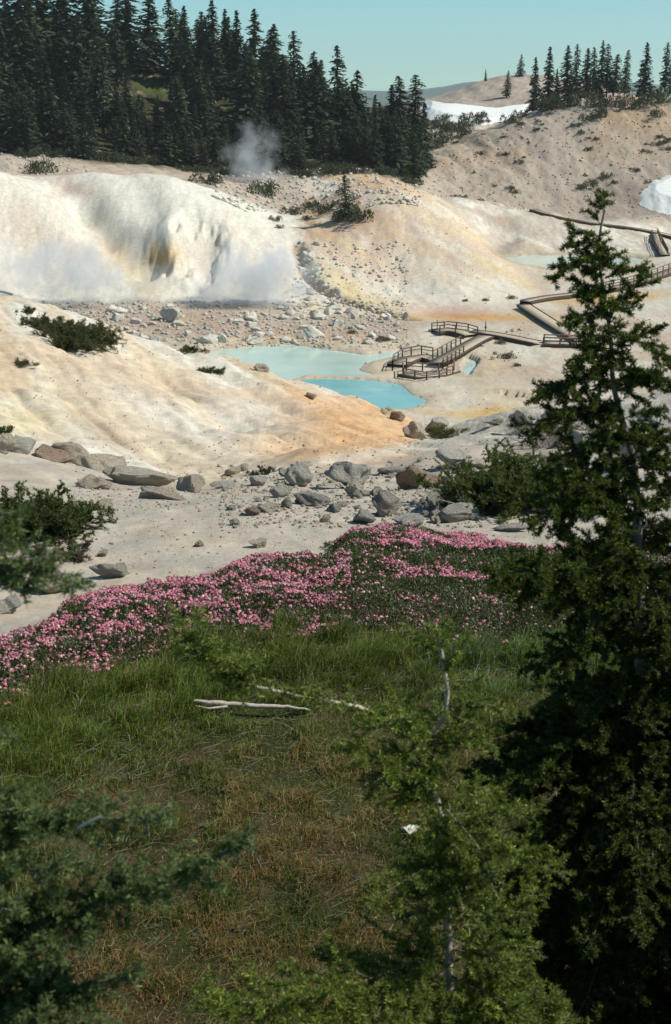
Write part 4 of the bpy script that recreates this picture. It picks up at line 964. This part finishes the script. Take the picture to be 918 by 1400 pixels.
woody_shrub(84, 762, 70, 28, 'low brown dry shrub under the left green one', 5, (.10, .07, .05), (.12, .09, .06), .6, 40, leafm=250)
woody_shrub(612, 596, 40, 22, 'yellow green bush beside the brown grey boulder at the spur tip', 6, (.10, .11, .03), (.15, .16, .04), .1, 40, ymin=25, leafm=140, nl=.05)
woody_shrub(108, 472, 74, 34, 'dark spiky shrub on the crest of the tan spur', 7, (.075, .085, .03), (.14, .15, .05), .1, 120, ymin=25, leafm=220, nl=.07)
woody_shrub(66, 455, 70, 26, 'dark shrub joined to the left of the spiky one on the spur', 8, (.075, .085, .03), (.14, .15, .05), .1, 100, ymin=25, leafm=220, nl=.07)
woody_shrub(36, 428, 36, 8, 'thin flat shrub at the left end of the spur shrubs', 9, (.05, .065, .02), (.09, .10, .03), .1, 24, ymin=25, leafm=140, nl=.06)
woody_shrub(286, 510, 26, 14, 'small round green shrub in the middle of the spur crest', 10, (.06, .075, .02), (.10, .11, .03), .1, 30, ymin=25, leafm=140, nl=.05)
woody_shrub(32, 500, 26, 14, 'small dry shrub on the left part of the spur', 11, (.09, .09, .05), (.12, .11, .06), .4, 30, ymin=25, leafm=120, nl=.05)
woody_shrub(264, 482, 26, 16, 'small green shrub where the spur crest meets the pool', 13, (.06, .075, .02), (.10, .11, .03), .1, 30, ymin=25, leafm=140, nl=.05)
woody_shrub(355, 648, 44, 10, 'low olive mat of shrub at the foot of the spur', 14, (.07, .07, .03), (.10, .10, .04), .3, 24, ymin=20, leafm=200, nl=.03)
woody_shrub(2, 592, 24, 22, 'dark shrub cut by the left picture edge above the cream rock', 15, (.05, .065, .02), (.09, .10, .03), .1, 24, ymin=25, leafm=200, nl=.04)

# ------------------------------------------------------------------ heather and meadow
def band_top(px): return np.interp(px, [-60, 0, 110, 200, 300, 450, 480, 560, 700, 840, 960], [880, 862, 806, 782, 765, 742, 722, 716, 732, 742, 748])
def band_bot(px): return np.interp(px, [-60, 0, 80, 170, 300, 480, 560, 760, 960], [985, 975, 938, 915, 882, 862, 866, 888, 905])
def sample_ground(n, x0, x1, Y0, Y1, seed):
    r = np.random.default_rng(seed); Y = np.sqrt(r.uniform(Y0 ** 2, Y1 ** 2, n)); t = r.uniform(x0, x1, n); X = t * Y; Z = H(X, Y); return X, Y, Z, r
X, Y, Z, r = sample_ground(520000, -.30, .30, 12.0, 20.5, 1)
px, py = project(X, Y, Z)
nzz = (fbm(X * 1.2, Y * 1.2, 101) - .5)
edge = np.minimum(py - (band_top(px) + 16), band_bot(px) + 4 - py) + nzz * 46
keep = edge > 0
X, Y, Z, edge, px, py = X[keep], Y[keep], Z[keep], edge[keep], px[keep], py[keep]
lump = fbm(X * 1.7, Y * 1.7, 102, 3)
hh = (0.14 + .26 * lump) * np.clip(edge / 22, .25, 1)
m = len(X); u = r.random(m); zz = Z + hh * (1 - .75 * u ** 2.2)
D = r.normal(0, .7, (m, 3)); D[:, 2] = np.abs(D[:, 2]) + .4; D /= np.linalg.norm(D, axis=1)[:, None]
Wv = np.cross(D, r.normal(size=(m, 3))); Wv /= np.linalg.norm(Wv, axis=1)[:, None]
P = np.stack([X, Y, zz], 1); s = r.uniform(.010, .024, m)[:, None]
V = np.stack([P - D * s, P - Wv * s * .32, P + D * s, P + Wv * s * .32], 1).reshape(-1, 3)
dry = fbm(X * .8, Y * .8, 104) > .56
Cc = np.where((r.random(m) < np.where(dry, .35, .06))[:, None], np.array([.20, .18, .14]), np.array([.075, .11, .035])) * r.uniform(.5, 1.5, m)[:, None]
me = mesh_np('heather', V, np.arange(m * 4).reshape(-1, 4)); colattr(me, np.repeat(Cc, 4, 0))
print('heather leaves', m)
heather = link('heather', me, mat_leaf('heather_leaves', trans=.2, rand=0), kind='stuff', label='dark green mountain heather mat in a band across the picture', category='heather')
# blossoms: small faceted heads above the mat
den = fbm(X * .9, Y * 1.6, 105, 4)
rowp = (py - band_top(px)) / np.maximum(band_bot(px) - band_top(px), 1)
pr = np.where(px < 480, np.clip(1.1 - .55 * rowp, .3, 1), np.where(rowp < .36, 1.0, .10 + .35 * (np.abs(rowp - .62) < .06)))
pr = pr * sstep(.34, .58, den + .06) * (.25 + 1.3 * sstep(.42, .6, fbm(X * 5, Y * 5, 112, 3))) * (1 - sstep(840, 900, px) * .8) * np.where(px < 60, .7, 1)
sel = (r.random(m) < pr * np.where(px > 470, .60, .42)) & (u < .45)
BX, BY, BZ = X[sel], Y[sel], Z[sel] + hh[sel] + .012; nb = len(BX); print('blossoms', nb)
np_ = 9; BC = np.repeat(np.stack([BX, BY, BZ], 1), np_, 0); q = r.normal(size=(nb * np_, 3)); q /= np.linalg.norm(q, axis=1)[:, None]; q[:, 2] = np.abs(q[:, 2]) * .8
bs = np.repeat((.006 + .015 * r.random(nb) ** 1.4), np_)[:, None]; C0 = BC + q * bs
w1 = np.cross(q, r.normal(size=q.shape)); w1 /= np.linalg.norm(w1, axis=1)[:, None]; w2 = np.cross(q, w1); pe_ = bs * .62
V = np.stack([C0 - w1 * pe_, C0 - w2 * pe_, C0 + w1 * pe_, C0 + w2 * pe_], 1).reshape(-1, 3)
pink = np.repeat(np.where((r.random(nb) < .3)[:, None], np.array([.80, .50, .57]), np.array([.74, .30, .43])) * (.55 + .7 * r.random(nb) ** .8)[:, None] * (np.array([1, 1, 1]) + r.normal(0, .07, (nb, 3))), np_ * 4, 0)
me = mesh_np('blossoms', V, np.arange(len(V)).reshape(-1, 4)); colattr(me, pink)
link('blossoms', me, mat_leaf('blossom_petals', trans=.3, rand=0), heather, kind='stuff', label='pink heather blossoms')
# grass
X, Y, Z, r = sample_ground(400000, -.32, .32, 6.0, 17.0, 2)
px, py = project(X, Y, Z); keep = (py > band_bot(px) - 2 + (fbm(X * 2, Y * 2, 103) - .5) * 20); X, Y, Z, px, py = X[keep], Y[keep], Z[keep], px[keep], py[keep]; tuss = fbm(X * 3.5, Y * 3.5, 111, 3); keep = (tuss + .25 * (py < 960) > .38) | (rng.random(len(X)) < .75); X, Y, Z, px, py, tuss = X[keep], Y[keep], Z[keep], px[keep], py[keep], tuss[keep]; m = len(X)
lush = np.clip(sstep(.40, .58, fbm(X * .55, Y * .7, 106) ) * .8 + sstep(1000, 900, py) * .9, 0, 1) ; brown = sstep(.38, .55, fbm(X * .6 + 5, Y * .6, 107)) * sstep(960, 1060, py)
lush = lush * (1 - brown * .9)
hgt = (.5 + 1.3 * sstep(.35, .7, tuss)) * (.03 + .05 * r.random(m) + .13 * lush * r.random(m)) * (1 + .25 * sstep(930, 860, py))
a = r.uniform(0, 6.28, m); bend = r.uniform(.2, 1.1, m) * (1 + .6 * brown)
dirx = np.cos(a) * bend + .35; diry = np.sin(a) * bend
p0 = np.stack([X, Y, Z - .01], 1); p1 = p0 + np.stack([dirx * hgt * .25, diry * hgt * .25, hgt * .62], 1); p2 = p0 + np.stack([dirx * hgt * .8, diry * hgt * .8, hgt * (1 - .25 * bend)], 1)
wd_ = r.uniform(.0016, .0038, m)[:, None]; side = np.stack([-np.sin(a + r.normal(0, .8, m)), np.cos(a), np.zeros(m)], 1) ; side /= np.linalg.norm(side, axis=1)[:, None]
V = np.stack([p0 - side * wd_, p0 + side * wd_, p1 + side * wd_ * .8, p1 - side * wd_ * .8, p2 + side * wd_ * .2, p2 - side * wd_ * .2], 1).reshape(-1, 3)
b0 = np.arange(m)[:, None] * 6; Fq = np.concatenate([b0 + np.array([0, 1, 2, 3]), b0 + np.array([3, 2, 4, 5])])
gcol = np.array([.115, .165, .022])[None] * r.uniform(.6, 1.4, m)[:, None]
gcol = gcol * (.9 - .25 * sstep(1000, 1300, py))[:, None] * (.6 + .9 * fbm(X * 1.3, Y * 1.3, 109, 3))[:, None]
gcol = np.where((r.random(m) < .08 + .55 * brown)[:, None], np.array([.27, .165, .055]) * r.uniform(.4, 1.3, m)[:, None], gcol)
pale = r.random(m) < .035; gcol = np.where(pale[:, None], np.array([.34, .32, .24]), gcol)
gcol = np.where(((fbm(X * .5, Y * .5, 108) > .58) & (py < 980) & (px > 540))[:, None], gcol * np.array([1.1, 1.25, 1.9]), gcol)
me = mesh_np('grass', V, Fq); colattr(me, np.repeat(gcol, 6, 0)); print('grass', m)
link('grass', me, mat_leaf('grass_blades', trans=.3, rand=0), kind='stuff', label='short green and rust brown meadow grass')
# dead grass and litter strands lying on the meadow
X, Y, Z, r = sample_ground(9000, -.32, .32, 7.0, 14.5, 4); m = len(X)
a = r.uniform(0, 3.14, m); ln = r.uniform(.02, .12, m); d = np.stack([np.cos(a), np.sin(a), r.normal(0, .3, m)], 1) * ln[:, None]; P = np.stack([X, Y, Z + r.uniform(.02, .07, m)], 1)
V = np.stack([P - d, P - d + [0, 0, .003], P + d + [0, 0, .003], P + d], 1).reshape(-1, 3)
me = mesh_np('dry_grass', V, np.arange(m * 4).reshape(-1, 4)); colattr(me, np.repeat(np.array([.42, .36, .27]) * r.uniform(.5, 1.4, m)[:, None], 4, 0))
link('dry_grass', me, NEEDLE, kind='stuff', label='bleached dead grass strands lying in the meadow')

# driftwood stick and the white stone in the meadow
def lay(pts, lift):
    out = []
    for a_, b_, l_ in pts:
        g = ground(a_, b_, 7); out.append(g + [0, 0, l_])
    return np.array(out)
P = lay([(266, 970, .09), (290, 974, .10), (320, 977, .11), (350, 980, .11), (390, 979, .10), (424, 980, .07)], 0)
P = np.stack([np.interp(np.linspace(0, 5, 24), np.arange(6), P[:, i]) for i in range(3)], 1) + rng.normal(0, .0035, (24, 3))
st = empty('dead_branch', P[12] - [0, 0, .1], label='forked bleached dead branch lying in the meadow grass', category='branch')
tb = TB(); tb.tube(P, np.interp(np.linspace(0, 1, 24), [0, .2, .7, 1], [.014, .026, .022, .010]), 8); o = link('stem', tb.mesh('stem'), PALE, st); o.location = -Vector(st.location)
Q = lay([(268, 973, .06), (285, 978, .07), (312, 978, .09)], 0); Q2 = np.stack([np.interp(np.linspace(0, 2, 9), np.arange(3), Q[:, i]) for i in range(3)], 1)
tb = TB(); tb.tube(Q2, np.linspace(.008, .015, 9), 7); o = link('fork', tb.mesh('fork'), PALE, st); o.location = -Vector(st.location)
WS = mat_plain('white_stone', (.70, .69, .60), .8, 12, .15, .6, .01)
g = ground(560, 1142, 7); me = mesh_np('stone', rock_verts(4, 77, cuts=10, rough=.12) * [.11, .07, .06], ICO[4][1], 3); smooth(me)
o = link('stone', me, WS, label='flat white stone in the meadow beside the young hemlock', category='stone'); o.location = g + [0, 0, .05]; o.rotation_euler = (R(25), 0, 0)

# ------------------------------------------------------------------ boardwalks
DECK = mat_plain('deck_wood', (.42, .36, .28), .85, 1.5, .2, .3, .01, stretch=(6, 1, 1)); DARKW = mat_plain('dark_timber', (.075, .055, .042), .85, 4, .3, .3, .01); RAILW = mat_plain('weathered_rail', (.16, .12, .09), .85, 4, .3, .3, .01)
def wpt(px, py, z): 
    t, e = te(px, py); y = z / float(e); return np.array([float(t) * y, y, z])
def drape(pts, lift=.55, ymin=180):
    P = np.array([ground(a_, b_, ymin) for a_, b_ in pts]); P[:, 2] += lift
    d = np.r_[0, np.cumsum(np.linalg.norm(np.diff(P, axis=0), axis=1))]; u = np.linspace(0, d[-1], max(int(d[-1] / 2), len(P)))
    Q = np.stack([np.interp(u, d, P[:, i]) for i in range(3)], 1)
    if len(Q) > 6:
        k_ = np.ones(5) / 5
        for i in range(3): Q[:, i] = np.convolve(np.pad(Q[:, i], 2, 'edge'), k_, 'valid')
    g = H(Q[:, 0], Q[:, 1]); Q[:, 2] = np.maximum(Q[:, 2], g + .25); return Q
def side(P, off):
    T = np.gradient(P, axis=0); T[:, 2] = 0; T /= np.linalg.norm(T, axis=1)[:, None]; return P + np.cross(T, [0, 0, 1]) * off
def boardwalk(label, center, width, rails=(), post_gap=2.4, thick=.35, group=None, name='boardwalk', rail_h=1.15):
    """center: world points of the deck middle line; rails: list of world polylines at deck level"""
    Cn = np.array(center); root = empty(name, Cn[0], label=label, category='boardwalk')
    if group: root['group'] = group
    o0 = Cn[0]
    T = np.gradient(Cn, axis=0); T[:, 2] = 0; T /= np.linalg.norm(T, axis=1)[:, None]; S = np.cross(T, [0, 0, 1])
    n = len(Cn); w = np.broadcast_to(width, (n,))[:, None] / 2
    L, Rr = Cn - S * w, Cn + S * w; dn = np.array([0, 0, -thick])
    V = np.concatenate([L, Rr, L - [0, 0, .06], Rr - [0, 0, .06]]) - o0; F = []
    for i in range(n - 1):
        F += [(i, i + 1, n + i + 1, n + i), (2 * n + i, 3 * n + i, 3 * n + i + 1, 2 * n + i + 1), (i, 2 * n + i, 2 * n + i + 1, i + 1), (n + i, n + i + 1, 3 * n + i + 1, 3 * n + i)]
    F += [(0, n, 3 * n, 2 * n), (n - 1, 3 * n - 1, 4 * n - 1, 2 * n - 1)]
    link('deck', mesh_np('deck', V, np.array(F)), DECK, root)
    for sgn, E in ((-1, L), (1, Rr)):
        V = np.concatenate([E + S * sgn * .003, E + S * sgn * .12]); V = np.concatenate([V + [0, 0, .10], V + dn]) - o0; F = []
        for i in range(n - 1):
            F += [(i, i + 1, n + i + 1, n + i), (2 * n + i, 3 * n + i, 3 * n + i + 1, 2 * n + i + 1), (i, 2 * n + i, 2 * n + i + 1, i + 1), (n + i, n + i + 1, 3 * n + i + 1, 3 * n + i)]
        link('edge_beam', mesh_np('edge_beam', V, np.array(F)), DARKW, root)
    for rl in rails:
        rl = np.array(rl); d = np.r_[0, np.cumsum(np.linalg.norm(np.diff(rl, axis=0), axis=1))]
        k = max(int(round(d[-1] / post_gap)), 1); us = np.linspace(0, d[-1], k + 1); Pp = np.stack([np.interp(us, d, rl[:, i]) for i in range(3)], 1)
        for p in Pp:
            tb = TB(); tb.box(p - o0 + [0, 0, rail_h / 2 - .3], .21, .21, rail_h + .6); link('post', tb.mesh('post'), DARKW, root)
        for hh_, rw in ((rail_h - .03, .10), (rail_h * .52, .07)):
            tb = TB(); tb.tube(rl - o0 + [0, 0, hh_], rw, 4); link('rail', tb.mesh('rail'), RAILW, root)
    return root
zf = -40.2
A = lambda a_, b_, z=zf: wpt(a_, b_, z)
# viewing platform by the blue pool
z1 = -40.55
cen = [A(598, 495, z1), A(612, 488, z1), A(628, 479, z1), A(645, 469, z1), A(656, 463, z1), A(666, 459, z1)]
boardwalk('ramp of grey planks climbing from the viewing platform to the main walk', cen, 2.5, [[A(592, 490, z1), A(606, 482, z1), A(620, 474, z1), A(630, 469, z1)], [A(606, 500, z1), A(620, 491, z1), A(634, 482, z1)]])
z2 = -40.9
boardwalk('upper viewing platform with angular dark rails at the foot of the ramp', [A(543, 498, z2), A(560, 490, z2), A(580, 487, z2), A(600, 492, z2)], 3.0,
          [[A(537, 502, z2), A(539, 494, z2), A(552, 486, z2), A(574, 482, z2), A(592, 485, z2)], [A(537, 502, z2), A(556, 499, z2)]], thick=.6)
boardwalk('lower viewing platform with dark timber skirt jutting toward the pool', [A(553, 510, z2 - .3), A(575, 514, z2 - .3), A(600, 512, z2 - .3), A(618, 506, z2 - .3)], 2.8,
          [[A(551, 506, z2 - .3), A(552, 514, z2 - .3), A(580, 519, z2 - .3), A(604, 516, z2 - .3), A(621, 509, z2 - .3), A(621, 502, z2 - .3)], [A(556, 505, z2 - .3), A(580, 507, z2 - .3), A(600, 506, z2 - .3)]], thick=.8)
def fence(P, off, a, b): return side(P, off)[int(a * (len(P) - 1)):int(b * (len(P) - 1)) + 1]
Q = drape([(596, 457), (612, 455), (628, 457), (644, 462)], .6); boardwalk('upper railed lookout at the head of the ramp', Q, 3.2, [fence(Q, -1.6, 0, 1), fence(Q, 1.6, 0, .8)], thick=.6)
boardwalk('long pale walkway leading right from the lookout with a hiker on it', drape([(644, 457), (665, 459), (690, 463), (718, 469), (736, 472.5)]), 2.4)
Q = drape([(732, 472), (760, 475), (790, 474), (815, 474), (840, 480)]); boardwalk('walkway with bench rail left of the nearest hemlock', Q, 2.8, [fence(Q, 1.35, .0, .5), fence(Q, -1.35, .0, .5)])
boardwalk('straight dark edged walkway running up left from the bench rail', drape([(800, 472), (780, 461), (755, 446), (732, 431), (714, 419)]), 2.6)
Q = drape([(714, 418), (735, 412), (770, 408), (800, 405), (835, 399), (870, 391), (905, 379), (940, 366)], .7)
boardwalk('walkway curving right past the upper pool with rails', Q, 2.4, [fence(Q, 1.15, .28, 1), fence(Q, -1.15, .28, 1)], thick=.8, post_gap=2.6)
def draped(pts, ymin, lift=.5):
    return [ground(a_, b_, ymin) + [0, 0, lift] for a_, b_ in pts]
boardwalk('long pale walkway on the rim above the upper pool passing behind the hemlock top', draped([(728, 289), (745, 294), (765, 299), (785, 303), (808, 307), (830, 310), (850, 312), (870, 315), (892, 319), (925, 327)], 350), 1.8, thick=.6)
boardwalk('steep stairway with dark rails down the white hill at the right edge', draped([(895, 322), (897, 332), (903, 342), (909, 354)], 330), 2.0, [draped([(891, 324), (894, 336), (900, 350)], 330, .6), draped([(899, 322), (905, 334), (913, 350)], 330, .6)], thick=.5, post_gap=3)
boardwalk('short grey plank walk at the left edge below the steam', draped([(-12, 397), (4, 399), (18, 403)], 28, .06), .5, thick=.05)
# sign posts
def post_sign(g, h, label, board=True):
    root = empty('sign', g, label=label, category='sign'); tb = TB(); tb.box([0, 0, h / 2 - .2], .14, .14, h + .4); link('post', tb.mesh('post'), DARKW, root)
    if board:
        tb = TB(); tb.box([0, -.12, h], 1.1, .08, .6, .1); link('board', tb.mesh('board'), RAILW, root)
post_sign(ground(598, 452, 180), 1.9, 'narrow upright marker post at the left corner of the upper lookout', False)
post_sign(ground(820, 466, 180), 2.0, 'small dark sign on a post left of the hemlock trunk')
# ------------------------------------------------------------------ hikers
def hiker(g, label, shirt, legs, face=0.0, h=1.75):
    root = empty('person', g, face, label=label, category='person')
    s = h / 1.75
    J = {'pelvis': (0, 0, .95), 'spine': (0, 0, 1.15), 'chest': (0, .01, 1.38), 'neck': (0, .0, 1.5), 'head': (0, -.02, 1.62), 'top': (0, -.02, 1.72),
         'hl': (.10, 0, .90), 'kl': (.12, -.08, .50), 'al': (.12, .04, .09), 'tl': (.13, -.12, .04), 'hr': (-.10, 0, .90), 'kr': (-.12, .02, .50), 'ar': (-.12, .14, .10), 'tr': (-.13, -.01, .04),
         'sl': (.19, .01, 1.42), 'el': (.26, .05, 1.13), 'wl': (.27, -.08, .90), 'nl': (.27, -.12, .80), 'sr': (-.19, .01, 1.42), 'er': (-.26, .05, 1.13), 'wr': (-.27, -.08, .90), 'nr': (-.27, -.12, .80)}
    RD = {'pelvis': .13, 'spine': .12, 'chest': .14, 'neck': .055, 'head': .095, 'top': .07, 'h': .09, 'k': .06, 'a': .04, 't': .035, 's': .065, 'e': .045, 'w': .032, 'n': .04}
    names = list(J); E = [('pelvis', 'spine'), ('spine', 'chest'), ('chest', 'neck'), ('neck', 'head'), ('head', 'top')]
    for q in 'lr': E += [('pelvis', 'h' + q), ('h' + q, 'k' + q), ('k' + q, 'a' + q), ('a' + q, 't' + q), ('chest', 's' + q), ('s' + q, 'e' + q), ('e' + q, 'w' + q), ('w' + q, 'n' + q)]
    def skin(nm, sel, grow, mat):
        ids = [x for x in names if x in sel]; me = bpy.data.meshes.new(nm); me.from_pydata([tuple(np.array(J[x]) * s) for x in ids], [(ids.index(a_), ids.index(b_)) for a_, b_ in E if a_ in ids and b_ in ids], []); me.update()
        o = link(nm, me, mat, root); md = o.modifiers.new('skin', 'SKIN')
        for i, x in enumerate(ids):
            rr = RD.get(x, RD.get(x[0])) * s * grow * 1.12; me.skin_vertices[0].data[i].radius = (rr, rr * .8)
        me.skin_vertices[0].data[0].use_root = True
        md2 = o.modifiers.new('sub', 'SUBSURF'); md2.levels = 2; md2.render_levels = 2
    P = lambda n_, c_: mat_plain(n_, c_, .8, 10, .1, .1, .005)
    skin('body', names, 1.0, P('skin_tone', (.45, .28, .20)))
    skin('shirt', ['spine', 'chest', 'sl', 'sr', 'el', 'er'], 1.25, P('shirt_cloth', shirt)); skin('trousers', ['pelvis', 'hl', 'hr', 'kl', 'kr'], 1.2, P('trouser_cloth', legs))
    tb = TB(); V = ICO[2][0] * [.105, .12, .09]; me = mesh_np('hair', V, ICO[2][1], 3); o = link('hair', me, P('dark_hair', (.05, .035, .025)), root); o.location = (0, .015, 1.68 * s)
hiker(drape([(664, 459), (666, 459.4)])[0] + [0, 0, .02], 'hiker in a blue shirt and dark shorts walking on the long pale walkway', (.05, .08, .28), (.04, .045, .07), R(90), h=1.85)
hiker(drape([(778, 474.5), (782, 474.5)])[0] + [0, 0, .02], 'hiker in a red shirt standing at the bench rail', (.40, .06, .07), (.05, .05, .07), R(20))

# ------------------------------------------------------------------ steam
def steam(label, c, rad, dens, seed, rot=0, noise=.17):
    V, F = ICO[4]; V = V * rad
    me = mesh_np('steam', V, F, 3); b = NB('steam_vol')
    co = b.n('TexCoord').outputs['Object']
    mp = b.n('Mapping'); mp.inputs['Scale'].default_value = tuple(1 / np.array(rad)); b.l(co, mp.inputs[0])
    ln = b.n('VectorMath', operation='LENGTH'); b.l(mp.outputs[0], ln.inputs[0])
    ad = b.n('VectorMath', operation='ADD'); ad.inputs[1].default_value = (seed * 7.0, 0, 0); b.l(co, ad.inputs[0])
    nz = b.noise(ad.outputs[0], noise, 7, .68)
    sub = b.n('Math', operation='MULTIPLY_ADD'); b.l(nz, sub.inputs[0]); sub.inputs[1].default_value = 5.6; sub.inputs[2].default_value = -2.85
    s2 = b.n('Math', operation='SUBTRACT'); b.l(sub.outputs[0], s2.inputs[0]); b.l(ln.outputs['Value'], s2.inputs[1])
    mr = b.maprange(s2.outputs[0], -.95, .1, 0, dens)
    # nothing at the skin of the hull
    ed = b.maprange(ln.outputs['Value'], .7, 1.0, 1, 0); mu = b.n('Math', operation='MULTIPLY'); b.l(mr, mu.inputs[0]); b.l(ed, mu.inputs[1])
    v = b.n('VolumePrincipled'); v.inputs['Color'].default_value = (.82, .87, .93, 1); v.inputs['Anisotropy'].default_value = 0; b.l(mu.outputs[0], v.inputs['Density'])
    b.l(v.outputs[0], b.out.inputs['Volume'])
    o = link('steam', me, b.m, kind='stuff', label=label, category='steam'); o.location = c; o.rotation_euler = (0, R(rot), 0)
steam('thick grey steam cloud at the foot of the dome', at(345, 388, 268), (15, 6, 10), .27, 1)
steam('wide veil of steam along the foot of the left mound', at(85, 372, 270), (24, 6, 8.5), .17, 2)
steam('thin steam plume rising in front of the forest', at(348, 228, 372), (10, 6, 13), .13, 3)

# ------------------------------------------------------------------ every repeat gets its own place in its row
ONES = 'first second third fourth fifth sixth seventh eighth ninth tenth eleventh twelfth thirteenth fourteenth fifteenth sixteenth seventeenth eighteenth nineteenth'.split()
TENS = {20: ('twenty', 'twentieth'), 30: ('thirty', 'thirtieth'), 40: ('forty', 'fortieth'), 50: ('fifty', 'fiftieth'), 60: ('sixty', 'sixtieth'), 70: ('seventy', 'seventieth'), 80: ('eighty', 'eightieth'), 90: ('ninety', 'ninetieth')}
def ordinal(n):
    if n < 20: return ONES[n - 1]
    if n >= 100: return 'hundredth' if n == 100 else 'hundred and ' + ordinal(n - 100)
    a_, b_ = TENS[n // 10 * 10]; return b_ if n % 10 == 0 else a_ + '-' + ONES[n % 10 - 1]
groups = {}
for o in col.objects:
    if o.get('group') and o.get('category'): groups.setdefault((o['group'], o['label']), []).append(o)
for (gname, lab), L_ in groups.items():
    if len(L_) < 2: continue
    L_.sort(key=lambda o: o.location.x / o.location.y)
    tail = lab.replace('one of the ', '').replace('dotted over', 'on').replace('growing along', 'on').replace('tumbled down', 'in')
    for i, o in enumerate(L_): o['label'] = f'{ordinal(i + 1)} from the left of the {tail}' if not tail.startswith('conifer') else f'{ordinal(i + 1)} {tail}'

# ------------------------------------------------------------------ air
hb = NB('haze_air'); hv = hb.n('VolumePrincipled'); hv.inputs['Color'].default_value = (.80, .93, 1, 1); hv.inputs['Density'].default_value = .000055; hv.inputs['Anisotropy'].default_value = .2
hb.l(hv.outputs[0], hb.out.inputs['Volume'])
tb = TB(); tb.box([0, 7400, -350], 30000, 16000, 1500); link('haze', tb.mesh('haze'), hb.m, kind='stuff', label='thin blue air over the whole valley')
